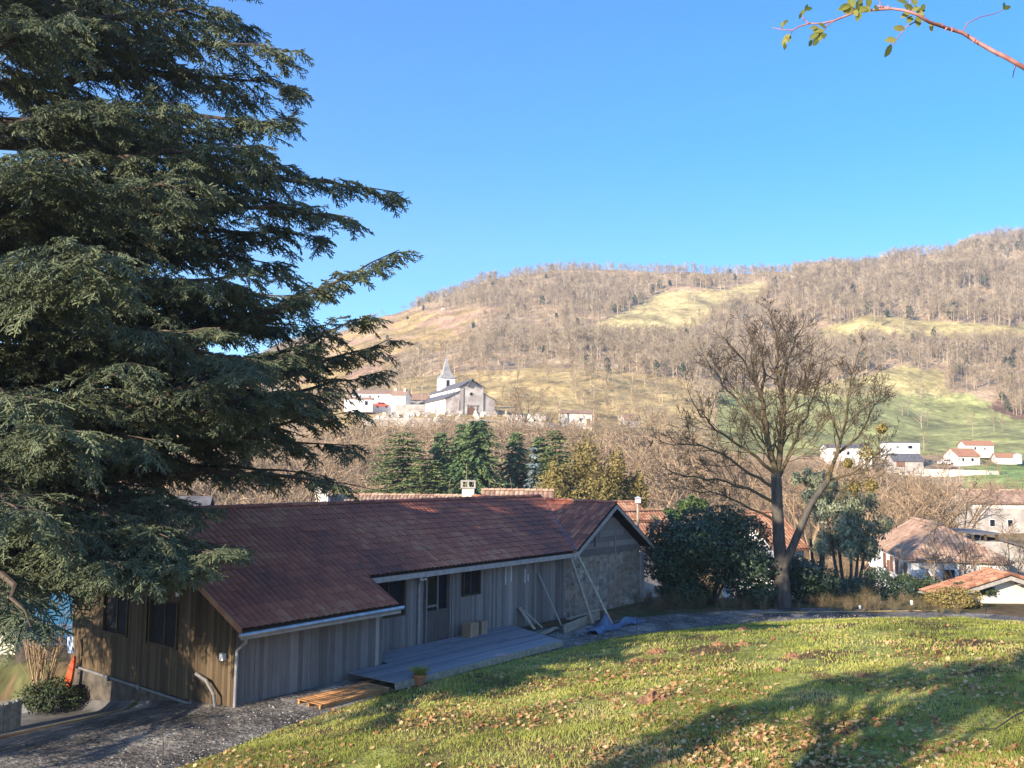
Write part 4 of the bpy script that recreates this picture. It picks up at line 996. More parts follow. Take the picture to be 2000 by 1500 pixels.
# ------------------------------------------------------------------ the bare ash tree
def build_ash():
    rs = np.random.RandomState(5); Y0 = 43.5; b = P(1529, 1172, Y0); b[2] = th(b[0], b[1])
    t = thing('bare_tree', b, 'tall leafless ash with forked trunk standing in front of the dark bush', 'bare tree')
    def Q(l): return [P(x, y, Y0 + dy) for (x, y, dy) in l]
    m = MB(); tr = [b - [0, 0, .4], b + [0, 0, .2]] + Q([(1527, 1120, 0), (1522, 1060, 0), (1518, 990, 0), (1516, 925, 0)])
    m.tube(tr, [.46, .38, .31, .28, .26, .24], 14)
    st2 = Q([(1530, 1110, -.1), (1545, 1075, -.3), (1566, 1025, -.5), (1583, 985, -.7), (1616, 940, -1)]); m.tube(st2, [.20, .19, .17, .15, .13], 10)
    m.build('trunk', M_bark, t, smooth=True)
    out = []; kw = dict(up=.10, wob=.10, ratio=.5, rmin=.0095, nch=(7, 6, 5))
    def LB(l, r0_, r1, n, L, dy=0): limb(rs, out, Q([(x, y, dy * i / len(l)) for i, (x, y) in enumerate(l)]), r0_ * .72, r1 * .7, int(n * 1.15), L, **kw)
    LB([(1516, 925), (1503, 879), (1495, 810), (1486, 775)], .23, .15, 7, 2.6, -.5)
    LB([(1486, 775), (1462, 720), (1440, 690)], .10, .05, 9, 2.3, -1.5); LB([(1486, 775), (1492, 735), (1488, 690), (1478, 655)], .12, .04, 9, 2.0, 1)
    LB([(1516, 925), (1525, 888), (1525, 827), (1527, 775)], .23, .16, 7, 2.6, .5)
    LB([(1527, 775), (1536, 715), (1550, 675), (1560, 650)], .13, .04, 10, 2.1, 1.5); LB([(1527, 775), (1520, 715), (1515, 670), (1512, 640)], .11, .04, 9, 2.0, -1)
    LB([(1518, 927), (1477, 897), (1434, 862), (1386, 825), (1362, 800)], .14, .04, 13, 2.4, -2)
    LB([(1497, 850), (1460, 800), (1420, 760), (1395, 725)], .11, .04, 12, 2.4, 2)
    LB([(1518, 955), (1482, 936), (1425, 897), (1370, 871), (1330, 868)], .13, .04, 12, 2.3, 2.5)
    LB([(1518, 985), (1460, 953), (1395, 936), (1340, 931), (1305, 918)], .12, .03, 12, 2.1, -2.5)
    LB([(1520, 1020), (1470, 992), (1405, 966), (1350, 958)], .10, .03, 10, 1.7, -1)
    LB([(1519, 940), (1555, 853), (1581, 793), (1600, 740)], .13, .04, 13, 2.3, 2)
    LB([(1526, 820), (1555, 770), (1580, 715)], .09, .03, 10, 2.0, -2)
    LB([(1518, 930), (1545, 890), (1575, 865), (1605, 835)], .09, .03, 9, 1.8, -2)
    LB([(1503, 879), (1470, 838), (1440, 815)], .08, .03, 8, 2.0, 1.5)
    LB([(1616, 940), (1633, 888), (1651, 827), (1655, 775), (1666, 725)], .15, .04, 16, 2.0, -1.5)
    LB([(1616, 940), (1659, 925), (1695, 905), (1720, 880)], .10, .03, 11, 1.8, 1)
    LB([(1633, 888), (1677, 853), (1703, 805), (1718, 775)], .10, .03, 12, 1.8, -1)
    LB([(1600, 960), (1640, 955), (1690, 940)], .07, .03, 8, 1.6, -1)
    LB([(1640, 860), (1618, 800), (1612, 750)], .06, .03, 7, 1.5, .5)
    A, Bq, ra, rb, lv = seg_arrays(out); m = MB(); print('ash', len(A))
    zt = np.clip((A[:, 2] - 4) / 12, 0, 1)
    m.segs(A[lv == 0], Bq[lv == 0], ra[lv == 0], rb[lv == 0], 7, t=np.clip(.75 - .2 * zt[lv == 0], 0, 1)); k = lv > 0
    m.segs(A[k], Bq[k], ra[k], rb[k], 3, t=np.clip(.8 - .6 * zt[k] + rs.uniform(-.1, .1, k.sum()), 0, 1)); m.build('crown', M_twig, t)
    # mistletoe-like clumps
    for i, (px, py, r) in enumerate(((1690, 888, .45), (1668, 952, .35), (1722, 838, .3), (1700, 950, .4), (1655, 905, .3))):
        mm = MB(); c = P(px, py, Y0 - 1); leafy(mm, [(c, np.array((r, r, r * .85)) * .85), (c + [r * .2, 0, r * .15], np.array((r, r, r)) * .7)], 420, .06, rs); tag(mm.build('mistletoe', M_yew), ('round', 'lower', 'high outer', 'low outer', 'inner')[i] + ' yellow green mistletoe ball in the right side of the tall bare tree', 'mistletoe', 'mistletoe balls in the ash')
build_ash()

# ------------------------------------------------------------------ bushes and garden trees
def bush(name, px, py, Y, rx, rz, ry, n, size, m, label, cat, seed, nl=14, group=None, k=.42, base=None, stems=0, sit=False, **kw):
    rs = np.random.RandomState(seed); c = P(px, py, Y); mb = MB(); g = th(c[0], c[1]) if base is None else base
    c[2] = g + rz * .55 if sit else max(c[2], g + rz * .6)
    leafy(mb, lumps_of(c, (rx, ry, rz), nl, rs, k), n, size, rs, **kw)
    t = thing(name, (c[0], c[1], g), label, cat, group)
    mb.build('crown' if stems else 'foliage', m, t)
    s = MB()
    for i in range(max(3, stems)):
        a = rs.uniform(0, 6.28); e = c + np.array([math.cos(a) * rx * .5, math.sin(a) * ry * .5, rz * rs.uniform(-.2, .5)]); b0 = np.array([c[0] + .15 * math.cos(a), c[1] + .15 * math.sin(a), g - .2])
        s.tube([b0, (b0 + e) / 2 + [.1 * math.cos(a), .1 * math.sin(a), .2], e], [.09, .06, .03] if not stems else [.14, .1, .05], 6)
    s.build('trunk' if stems else 'stems', M_bark, t)
    return t
bush('dark_bush', 1385, 1085, 45, 3.0, 2.35, 2.6, 34000, .085, M_laurel, 'large round dark evergreen bush between the barn and the tall bare tree', 'bush', 1, nl=30, k=.36)
bush('dark_bush', 1565, 1130, 45.5, 1.6, 1.35, 1.4, 9000, .08, M_laurel, 'dark evergreen bush just right of the bare tree trunk', 'bush', 2)
bush('olive_tree', 1655, 1035, 60, 2.5, 3.3, 2.2, 9000, .13, M_olive, 'grey green tree with drooping leaves, left of the house with the dish', 'tree', 3, nl=44, k=.2, stems=5, droop=.9, shell=(.4, 1.2))
bush('olive_tree', 1600, 975, 64, 2.0, 2.4, 2.0, 4500, .13, M_olive, 'higher grey green tree close behind the forked ash', 'tree', 4, nl=34, k=.2, stems=4, droop=.9, shell=(.4, 1.2))
bush('ivy_bush', 1262, 1016, 60, .8, .6, .8, 3000, .11, M_ivy, 'bright green ivy bush beside the birdhouse post', 'bush', 5)
bush('ivy_bush', 1305, 1010, 62, .9, .5, .8, 3000, .11, M_ivy, 'bright green ivy mound over the ruined tile roof', 'bush', 6)
bush('ivy_bush', 1352, 988, 66, 1.0, .7, 1.0, 2500, .11, M_ivy, 'yellow green ivy clump showing above the dark bush', 'bush', 7)
for i, (px, py, Y, r, h, m, lb) in enumerate((
    (1640, 1160, 47, 1.6, .8, M_laurel, 'low dark shrub behind the road, directly right of the bare tree'), (1715, 1150, 48, 1.7, .95, M_laurel, 'low dark shrub under the satellite dish'),
    (1790, 1155, 49, 1.5, .8, M_ever, 'low green shrub right of the satellite dish'), (1860, 1180, 44, 1.3, .65, M_yew, 'tangled olive shrub at the left end of the small cream house'),
    (1905, 1150, 46, .9, .5, M_ever, 'ivy hanging over the left wall of the small cream house'), (1480, 1165, 44, 1.3, .7, M_laurel, 'low dark shrub just left of the bare tree trunk'), (1330, 1165, 44.5, 1.3, .7, M_laurel, 'low dark shrub at the barn side of the large bush'))):
    bush('low_shrub', px, py, Y, r, h, r * .8, 4200, .065, m, lb, 'shrub', 20 + i, nl=10)
# bronze yew group above the barn ridge
def column_tree(px, top, Y, R, seed, label, m, n=9000, size=.22, group=None, base=None, name='evergreen_tree'):
    rs = np.random.RandomState(seed); q = P(px, top, Y); R *= 1.5; g = th(q[0], q[1]); H = q[2] - g; mb = MB(); lp = []
    for i in range(20):
        h = .12 + .8 * rs.rand(); rr = R * (1 - h ** 2.2) ** .6; a = rs.uniform(0, 6.28)
        lp.append((np.array([q[0] + math.cos(a) * rr * .55, q[1] + math.sin(a) * rr * .55, g + H * h]), np.array([rr * .5, rr * .5, H * .15])))
    lp.append((np.array([q[0], q[1], g + H * .86]), np.array([R * .35, R * .35, H * .14])))
    leafy(mb, lp, n, size, rs, shell=(.55, 1.08), asp=.4)
    t = thing(name, (q[0], q[1], g), label, 'tree', group); mb.build('crown', m, t)
    s = MB(); s.tube([(q[0], q[1], g - .5), (q[0], q[1], g + H * .5)], [.25, .12], 7); s.build('trunk', M_bark, t)
for i, (px, top, R, lb) in enumerate(((1092, 905, 2.3, 'bronze evergreen, leftmost and lowest of the group above the barn ridge'), (1150, 858, 2.7, 'tallest bronze evergreen above the barn ridge'), (1200, 880, 2.3, 'bronze evergreen just right of the tallest one above the barn ridge'), (1240, 925, 1.5, 'darker bronze evergreen, rightmost of the group above the barn ridge'))):
    column_tree(px, top, 88 + i, R, 40 + i, lb, M_yew, n=19000, size=.17)
CON = [(788, 843, 118, 4.6, M_conifer, 'light green broad conifer, leftmost of the conifers below the church'), (862, 842, 122, 3.6, M_conifer, 'narrower conifer between the leftmost and the tallest below the church'), (905, 822, 126, 4.0, M_conifer, 'conifer just left of the tallest one below the church'),
       (932, 816, 122, 4.8, M_conifer, 'tallest dark conifer directly below the church door'), (835, 895, 108, 3.2, M_conifer, 'low bushy conifer in front of the gap left of the tallest ones'), (900, 885, 108, 3.6, M_conifer, 'lower dark conifer behind the chimney of the tan roof'),
       (1008, 840, 128, 3.6, M_conifer, 'dark conifer behind and left of the blue spruce'), (1085, 838, 126, 3.8, M_conifer, 'yellow green conifer right of the blue spruce'), (1055, 850, 132, 3.0, M_conifer, 'dark conifer behind the blue spruce')]
M_conifer2 = tint_mat('yew_green_needle', [(0, (.05, .08, .03)), (.5, (.13, .17, .06)), (1, (.26, .28, .10))], rough=.8, scale=.3, amt=.25)
for i, (px, top, Y, R, m, lb) in enumerate(CON): conifer(px, top, Y, R * (1.45, 1.2, 1.3, 1.35, 1.3, 1.2, 1.3, 1.2, 1.4)[i], 60 + i, lb, M_conifer2 if i in (0, 4, 7) else m, tiers=40, per=(16, 11, 12, 14, 15, 12, 11, 14, 12)[i], leaf=(.6, .8, .7, .8, .6, .75, .7, .6, .8)[i], lean=(.1, .4, .3, .35, .0, .3, .4, .1, .3)[i], power=(.45, .7, .6, .5, .4, .6, .65, .5, .6)[i])
conifer(1042, 872, 96, 2.7, 75, 'pale blue spruce standing before the dark conifers', M_bluefir, tiers=24, per=8, leaf=.5, lean=.5, gap=.15)

# ------------------------------------------------------------------ bare trees
def bare_variant(seed, kind):
    """unit-height winter tree meshes: arrays for tubes"""
    rs = np.random.RandomState(seed); out = []
    if kind == 'spread':
        h0 = rs.uniform(.15, .3); out.append((np.zeros(3) - [0, 0, .05], np.array([0, 0, h0]), .022, .018, 0))
        for i in range(6):
            a = i * 1.05 + rs.uniform(-.3, .3); grow(rs, out, (0, 0, h0 * rs.uniform(.7, 1)), (math.cos(a) * .6, math.sin(a) * .6, 1), rs.uniform(.5, .75), .012, 1, 3, nch=(6, 6, 4), up=.08, wob=.14, ratio=.5, rmin=.0028, nseg=4)
    elif kind == 'tall':
        p = [np.array([0, 0, -.05]), np.array([.01, 0, .35]), np.array([-.01, .01, .7]), np.array([0, 0, 1.])]
        for i in range(3): out.append((p[i], p[i + 1], .014 * (1 - i * .28), .014 * (1 - (i + 1) * .28), 0))
        for i in range(22):
            h = rs.uniform(.32, .98); a = rs.uniform(0, 6.28); grow(rs, out, (0, 0, h), (math.cos(a) * .8, math.sin(a) * .8, .9), rs.uniform(.14, .30) * (1.25 - h * .6), .005, 2, 3, nch=(4, 4, 6), up=.1, wob=.15, ratio=.55, rmin=.0025, nseg=3)
    elif kind == 'shrub':
        for i in range(16):
            a = rs.uniform(0, 6.28); s = rs.uniform(.1, .6); grow(rs, out, (rs.randn() * .06, rs.randn() * .06, -.02), (math.cos(a) * s, math.sin(a) * s, 1), rs.uniform(.5, 1.0), .008, 2, 3, nch=(4, 4, 5), up=.0, wob=.2, ratio=.45, rmin=.003, nseg=4)
    elif kind == 'vine':
        for i in range(34):
            x = rs.randn() * .3; y = rs.randn() * .2; p = np.array([x, y, rs.uniform(.4, 1.)]); d = np.array([rs.randn() * .3, rs.randn() * .3, .5])
            for j in range(5):
                d = d + np.array([rs.randn() * .25, rs.randn() * .25, -.38]); q = p + d * .16; out.append((p, q, .006, .005, 1)); p = q
    else:   # light: few segments, for far woods
        out.append((np.array([0, 0, -.05]), np.array([.01, 0, .45]), .016, .011, 0)); out.append((np.array([.01, 0, .45]), np.array([0, .01, .95]), .011, .004, 0))
        for i in range(15):
            h = rs.uniform(.22, .9); a = rs.uniform(0, 6.28); l = rs.uniform(.2, .42) * (1.25 - h * .7)
            p = np.array([0, 0, h]); d = np.array([math.cos(a), math.sin(a), rs.uniform(.6, 1.3)]); d /= np.linalg.norm(d); q = p + d * l; out.append((p, q, .006, .003, 1))
            for k in range(4):
                s = p + (q - p) * rs.uniform(.3, 1); e = s + (d + rs.randn(3) * .5 + [0, 0, .2]) * l * .4; out.append((s, e, .0038, .002, 2))
    A, Bq, ra, rb, lv = seg_arrays(out)
    hgt = max(A[:, 2].max(), Bq[:, 2].max()); return A / hgt, Bq / hgt, ra / hgt * 1.0, rb / hgt, lv
def variant_mesh(v, n0=5, n1=3, thick=1.0):
    A, Bq, ra, rb, lv = v; mb = MB(); k = lv == 0
    if k.any(): mb.segs(A[k], Bq[k], ra[k] * thick, rb[k] * thick, n0, t=.6)
    rs = np.random.RandomState(1); mb.segs(A[~k], Bq[~k], ra[~k] * thick, rb[~k] * thick, n1, t=np.clip(.45 + rs.uniform(-.25, .25, (~k).sum()), 0, 1))
    return np.vstack(mb.V), np.vstack([f for f in mb.F]), np.concatenate(mb.T)
V_spread = [variant_mesh(bare_variant(100 + i, 'spread')) for i in range(4)]
V_tall = [variant_mesh(bare_variant(120 + i, 'tall')) for i in range(4)]
V_shrub = [variant_mesh(bare_variant(140 + i, 'shrub')) for i in range(4)]
V_vine = [variant_mesh(bare_variant(160 + i, 'vine')) for i in range(3)]
V_light = [variant_mesh(bare_variant(180 + i, 'light'), 3, 3, 1.5) for i in range(8)]
print('variant faces', [len(v[1]) for v in (V_spread[0], V_tall[0], V_shrub[0], V_vine[0], V_light[0])])
def scatter(mb, V, pos, sc, rs, wide=1.0, tv=.3, tb=0.0):
    """many copies of one variant joined as arrays"""
    v, f, t = V; n = len(pos)
    if n == 0: return
    a = rs.uniform(0, 6.28, n); ca, sa = np.cos(a), np.sin(a); s = np.asarray(sc)
    x = (v[None, :, 0] * ca[:, None] - v[None, :, 1] * sa[:, None]) * s[:, None] * wide + pos[:, 0:1]
    y = (v[None, :, 0] * sa[:, None] + v[None, :, 1] * ca[:, None]) * s[:, None] * wide + pos[:, 1:2]
    z = v[None, :, 2] * s[:, None] + pos[:, 2:3]
    F = f[None] + (np.arange(n) * len(v))[:, None, None]
    tt = np.clip(t[None] + rs.uniform(-tv, tv, (n, 1)) + tb, 0, 1)
    mb.add(np.stack([x, y, z], -1).reshape(-1, 3), F.reshape(-1, f.shape[1]), 0, tt.ravel())
def build_woods():
    rs = np.random.RandomState(77)
    n = 36000; c = rs.uniform(430, 2120, n); d = np.sqrt(rs.uniform(255 ** 2, 745 ** 2, n))
    X = (c - 1000) / FPX * d; Y = d; Z = terr(X, Y); px, py = proj(X, Y, Z)
    inf = np.zeros(n, bool)
    for k, v in FIELDS.items(): inf |= inpoly(px + 5 * rs.randn(n), py + 2.5 * rs.randn(n), v)
    inf |= inpoly(px, py, [(1880, 890), (2200, 880), (2200, 990), (1860, 970)]) | inpoly(px, py, [(1700, 860), (2200, 860), (2200, 960), (1700, 945)])
    # a few trees stand in the fields; the low field carries a loose scatter
    low = inpoly(px, py, FIELDS['low']); slope = inpoly(px, py, FIELDS['slope'])
    dens = np.clip(.62 + .9 * fbm(X / 30, Y / 30, 3), .2, 1)
    keep = (~inf & (rs.rand(n) < dens)) | (low & (rs.rand(n) < .09)) | (slope & (rs.rand(n) < .10)) | (inf & (rs.rand(n) < .008))
    X, Y, Z, px, py, d = X[keep], Y[keep], Z[keep], px[keep], py[keep], d[keep]
    n = len(X); sc = rs.uniform(5.5, 10.5, n) * np.where((px > 1550) & (py < 640), 1.4, 1) * np.where(inpoly(px, py, FIELDS['slope']), .5, 1) * np.where((px < 1100) & (py > 600), .8, 1) * np.clip(.9 + .5 * fbm(X / 40, Y / 40, 2), .6, 1.3)
    size = sc / d; order = np.argsort(-size); vis = (px[order] > 600) & (px[order] < 2010); top = order[vis][:150]; rest = np.setdiff1d(np.arange(n), top)
    mb = MB(); var = rs.randint(0, 8, n)
    patch = fbm(X / 60, Y / 60, 3)
    for v_ in range(8):
        k = rest[var[rest] == v_]; scatter(mb, V_light[v_], np.stack([X, Y, Z], 1)[k], sc[k], rs, wide=rs.uniform(.9, 1.1), tb=0.0)
    o = mb.build('bare_woodland', M_farwood, origin=(0, 0, 0)); tag(o, 'grey brown leafless woods covering the hillside', 'woodland', kind='stuff')
    print('woodland trees', n, 'faces', len(o.data.polygons))
    # ivy-clad and evergreen crowns among them
    ng = 700; k = rs.choice(rest, ng, replace=False); lob = MB()
    gm = inpoly(px[k], py[k], [(1640, 560), (2000, 640), (2000, 780), (1650, 720)]) | inpoly(px[k], py[k], [(1280, 560), (1500, 540), (1300, 580), (1140, 640)]) | (rs.rand(ng) < .22)
    for i in k[gm]:
        r = sc[i] * .17; leafy(lob, [((X[i], Y[i], Z[i] + sc[i] * .45), (r, r, sc[i] * .36)), ((X[i] + r * .5, Y[i], Z[i] + sc[i] * .3), (r * .8, r, sc[i] * .25))], 120, .85, rs)
    tag(lob.build('evergreen_growth', M_ever, origin=(0, 0, 0)), 'dark ivy and evergreen crowns dotted among the hillside woods', 'ivy', kind='stuff')
    # single trees of the lower hillside
    mats = [M_farwood]; meshes = {}
    def inst(V, key, pos, s, rz, name, label, cat, group, m, wide=1.0):
        if key not in meshes:
            q = MB(); q.add(V[0], V[1], 0, V[2]); o = q.build(name, m, origin=(0, 0, 0)); meshes[key] = o.data
        else: o = bpy.data.objects.new(name, meshes[key]); COL.objects.link(o)
        o.location = tuple(float(a) for a in pos); o.rotation_euler = (0, 0, rz); o.scale = (s * wide, s * wide, s)
        return tag(o, label, cat, group)
    reg_ = lambda x: 'on the slope directly above the church' if x < 960 else 'on the slope above the cream house' if x < 1320 else 'on the slope behind the tall ash crown' if x < 1740 else 'on the slope above the red roofed houses'
    for i in top:
        v_ = rs.randint(0, 4); tl = (px[i] > 1550); V = V_tall[v_] if tl else V_spread[v_]
        inst(V, ('t' if tl else 's', v_), (X[i], Y[i], Z[i]), sc[i], rs.uniform(0, 6.28), 'bare_tree',
             'leafless tree in the lower woods ' + reg_(px[i]), 'bare tree', 'bare trees ' + reg_(px[i]), M_farwood, .9)
    # trees of the knoll and the valley floor, each placed where the photograph has one
    K = [(1025, 742, 205, 's', 1.0), (1000, 775, 202, 's', 1), (1060, 780, 200, 's', 1), (1095, 790, 205, 't', .8), (1165, 765, 190, 't', .8), (1185, 768, 186, 't', .8), (1215, 785, 192, 't', .8), (1240, 800, 180, 's', 1), (1270, 790, 195, 's', 1), (1300, 800, 185, 't', 1), (1140, 800, 195, 's', 1),
         (1330, 815, 170, 's', 1), (1365, 830, 165, 's', 1), (1255, 850, 140, 's', 1), (1290, 870, 130, 's', 1), (1225, 845, 150, 's', 1), (985, 815, 185, 's', 1), (1110, 835, 160, 's', 1.1), (1050, 815, 190, 's', 1),
         (650, 845, 150, 's', 1), (700, 850, 160, 's', 1), (735, 855, 165, 's', 1), (620, 870, 140, 's', 1), (560, 880, 130, 's', 1), (500, 860, 140, 's', 1), (440, 850, 150, 's', 1), (380, 830, 150, 's', 1), (330, 850, 140, 's', 1), (270, 850, 130, 's', 1), (210, 830, 140, 's', 1), (130, 840, 130, 's', 1), (60, 850, 120, 's', 1), (590, 905, 110, 's', 1), (480, 910, 105, 's', 1), (370, 915, 100, 's', 1), (250, 915, 95, 's', 1),
         (1400, 880, 120, 's', 1), (1440, 900, 115, 's', 1), (1350, 900, 118, 's', 1), (1580, 900, 110, 's', 1), (1620, 890, 120, 's', 1), (1660, 895, 130, 's', 1), (1700, 905, 115, 's', 1), (1740, 900, 110, 's', 1), (1770, 895, 100, 't', .8), (1795, 905, 105, 't', .8), (1830, 915, 120, 's', 1), (1850, 905, 112, 't', .8), (1870, 925, 125, 's', 1), (1730, 930, 95, 's', 1), (1680, 930, 92, 's', 1), (1810, 935, 95, 's', 1),
         (1850, 875, 225, 's', 1), (1835, 880, 225, 's', 1), (1800, 875, 225, 's', 1), (1925, 880, 220, 's', 1), (1950, 890, 220, 's', 1), (1770, 925, 160, 's', 1), (1715, 925, 165, 's', 1), (1900, 930, 150, 's', 1), (1940, 925, 160, 's', 1), (1980, 930, 155, 's', 1), (1560, 905, 140, 's', 1), (1500, 915, 135, 's', 1),
         (1650, 860, 180, 's', 1), (1690, 870, 190, 's', 1), (1610, 860, 180, 's', 1), (1470, 870, 170, 's', 1), (1420, 850, 180, 's', 1)]
    for i, (x, y, Yd, kd, w) in enumerate(K):
        q = P(x, y, Yd); g = th(q[0], q[1]); s = max(4.0, q[2] - g); v_ = rs.randint(0, 4); V = V_tall[v_] if kd == 't' else V_spread[v_]
        reg = ('seen through the cedar branches' if x < 600 else 'on the bank left of the conifers' if x < 760 else 'just right of the church' if x < 1130 and y < 810 else 'beside the cream house' if x < 1310 and y < 810 else 'on the bank above the conifers' if x < 1310 else 'behind the left half of the ash crown' if x < 1520 else 'around the tall white house behind the ash' if y < 880 and x < 1720 else 'next to the red roofed houses' if y < 895 else 'behind the olive tree' if x < 1720 else 'in the scrub above the house with the dish' if x < 1880 else 'above the tall stone house')
        inst(V, ('K' + kd, v_), (q[0], q[1], g), s, rs.uniform(0, 6.28), 'bare_tree', 'leafless tree ' + reg, 'bare tree', 'bare trees ' + reg, M_brush, w * (1.15 if kd == 's' else 1.2))
    q = P(1026, 735, 208); g = th(q[0], q[1])
    # brush: hanging creepers and scrub over the bank and the valley floor
    n = 5200; c = rs.uniform(-60, 2060, n); d = np.sqrt(rs.uniform(82 ** 2, 214 ** 2, n)); X = (c - 1000) / FPX * d; Y = d; Z = terr(X, Y); px, py = proj(X, Y, Z)
    keep = ~inpoly(px, py, [(1700, 888), (2200, 880), (2200, 985), (1860, 965), (1760, 945), (1700, 930)]) & ~((c > 640) & (c < 1240) & (d > 206)) & ~((c > 1840) & (d < 160) & (d > 120)) & ((d > 100) | (c < 1600)) & (rs.rand(n) < .85)
    X, Y, Z, c, d = X[keep], Y[keep], Z[keep], c[keep], d[keep]; mb = MB(); mv = MB()
    sc = rs.uniform(1.8, 4.2, len(X)); isv = (c < 1320) & (d > 125) & (rs.rand(len(X)) < .5); var = rs.randint(0, 4, len(X)); pos = np.stack([X, Y, Z], 1)
    for v_ in range(4): k = (~isv) & (var == v_); scatter(mb, V_shrub[v_], pos[k], sc[k], rs, 1.1)
    for v_ in range(3): k = isv & (var % 3 == v_); scatter(mb, V_vine[v_], pos[k] - [0, 0, .5], sc[k] * 1.6, rs, 1.3, tb=.15)
    tag(mb.build('bare_scrub', M_brush, origin=(0, 0, 0)), 'dense leafless scrub over the valley floor and bank', 'scrub', kind='stuff')
    tag(mv.build('creepers', M_brush, origin=(0, 0, 0)) if mv.V else bpy.context.scene.objects['bare_scrub'], None, None)
    print('scrub', len(X))
    # green patches of bramble on the bank
    for i, (x, y, Yd, r) in enumerate(((640, 925, 120, 3.5), (580, 900, 130, 3.0), (690, 905, 128, 2.5), (1340, 935, 110, 2.5), (1235, 800, 150, 1.6), (1270, 900, 115, 1.8), (300, 940, 100, 3.0), (150, 930, 100, 3.0))):
        bush('bramble_thicket', x, y, Yd, r, r * .7, r, 2600, .26, M_ever, 'dark green bramble thicket ' + ('above the left chimney of the tan roof', 'at the cedar branch tips left of the tan roof', 'between left chimney and the conifers', 'above the dark bush', 'beside the shed right of the cream house', 'right of the bronze evergreens', 'behind the cedar above the barn ridge', 'behind the cedar far left of the barn ridge')[i], 'thicket', 300 + i, nl=12, sit=True)
    # thin tree trunks near the dish house and small cream house
    for i, (x, y0, y1, Yd, s) in enumerate(((1822, 1010, 1165, 50, .9), (1966, 1010, 1120, 58, 1), (1905, 1075, 1165, 52, 1.1), (1990, 1050, 1150, 60, 1.0), (1870, 1040, 1150, 60, 1.1), (1760, 1060, 1150, 58, .9))):
        q = P(x, y0, Yd); g = th(q[0], q[1]); v_ = rs.randint(0, 4)
        lb = ('thin', 'tall slender', 'twiggy', 'rightmost', 'reddish', 'small')[i] + ' leafless sapling ' + ('in front of the house with the dish', 'rising above the small cream house roof', 'left of the small cream house gable', 'at the right picture edge behind the cream house', 'before the grey gable of the dish house', 'beside the satellite dish')[i]
        inst((V_tall if s < 1.05 else V_spread)[v_], ('S', s < 1.05, v_), (q[0], q[1], g), max(2.5, q[2] - g), rs.uniform(0, 6), 'bare_sapling', lb, 'sapling', 'saplings around the two houses at right', M_brush, 1.1)
    for i, (x, y, Yd, w) in enumerate(((1815, 1085, 62, 1.5), (1868, 1075, 61, 1.6), (1925, 1080, 60, 1.6), (1780, 1110, 60, 1.3))):  # shrubs added to cover the house front, sunlit here instead of shaded
        q = P(x, y, Yd); g = th(q[0], q[1]); o = inst(V_shrub[i], ('B', i), (q[0], q[1], g), max(2.2, q[2] - g), i * 1.3, 'bare_shrub', ('second from the left', 'tallest middle', 'rightmost', 'leftmost')[i] + ' twiggy brown shrub added to screen the sunlit white house wall', 'shrub', 'twiggy shrubs added to screen the white house', M_weed, w)
    # red leafless shrub and dry weeds near the road
    q = P(955, 905, 96); g = th(q[0], q[1]); inst(V_shrub[0], 'R0', (q[0], q[1], g), q[2] - g, 1, 'bare_shrub', 'reddish leafless shrub before the conifers', 'shrub', None, M_brush, 1.1)
    mb = MB(); n = 420; 
    Yw = rs.uniform(42.0, 46.5, n); cx = (rs.uniform(1240, 1870, n) - 1000) / FPX * Yw; pos = np.stack([cx, Yw, terr(cx, Yw)], 1); sc = rs.uniform(.15, .75, n) * (1 + .6 * fbm(cx * .6, Yw * .6, 2))
    for v_ in range(4): k = rs.randint(0, 4, n) == v_; scatter(mb, V_shrub[v_], pos[k], sc[k], rs, .9, tb=.1)
    tag(mb.build('dry_weeds', M_weed, origin=(0, 0, 0)), 'dry brown weeds along the far side of the road', 'weeds', kind='stuff')
    # pollarded shrub and clipped round shrub left of the barn
    q = P(88, 1185, 30.5); gx, gy = q[0], q[1]; g = th(gx, gy); out = []; r5 = np.random.RandomState(4); Hh = q[2] - g
    for i in range(22):
        a = r5.uniform(0, 6.28); sp = r5.uniform(.05, .42); grow(r5, out, (gx + .12 * math.cos(a), gy + .12 * math.sin(a), g + .3), (math.cos(a) * sp, math.sin(a) * sp, 1), Hh * r5.uniform(.6, .95), .028, 2, 3, nch=(3, 3, 4), up=.03, wob=.07, ang=(.2, .5), ratio=.4, rmin=.006, nseg=6)
    A, Bq, ra, rb, lv = seg_arrays(out); m = MB(); m.segs(A, Bq, ra, rb, 5, t=r5.uniform(.4, 1, len(A))); m.tube([(gx, gy, g - .2), (gx, gy, g + .45)], [.16, .13], 8)
    tag(m.build('pollarded_shrub', M_brush), 'tall bare pale shrub of upright stems left of the barn gable', 'shrub')
build_woods()
bush('round_shrub', 92, 1362, 29.5, .95, .6, .8, 4000, .045, M_ever, 'dark low rounded shrub under the tall bare stems left of the barn', 'shrub', 90, base=th(-14.9, 29.5))

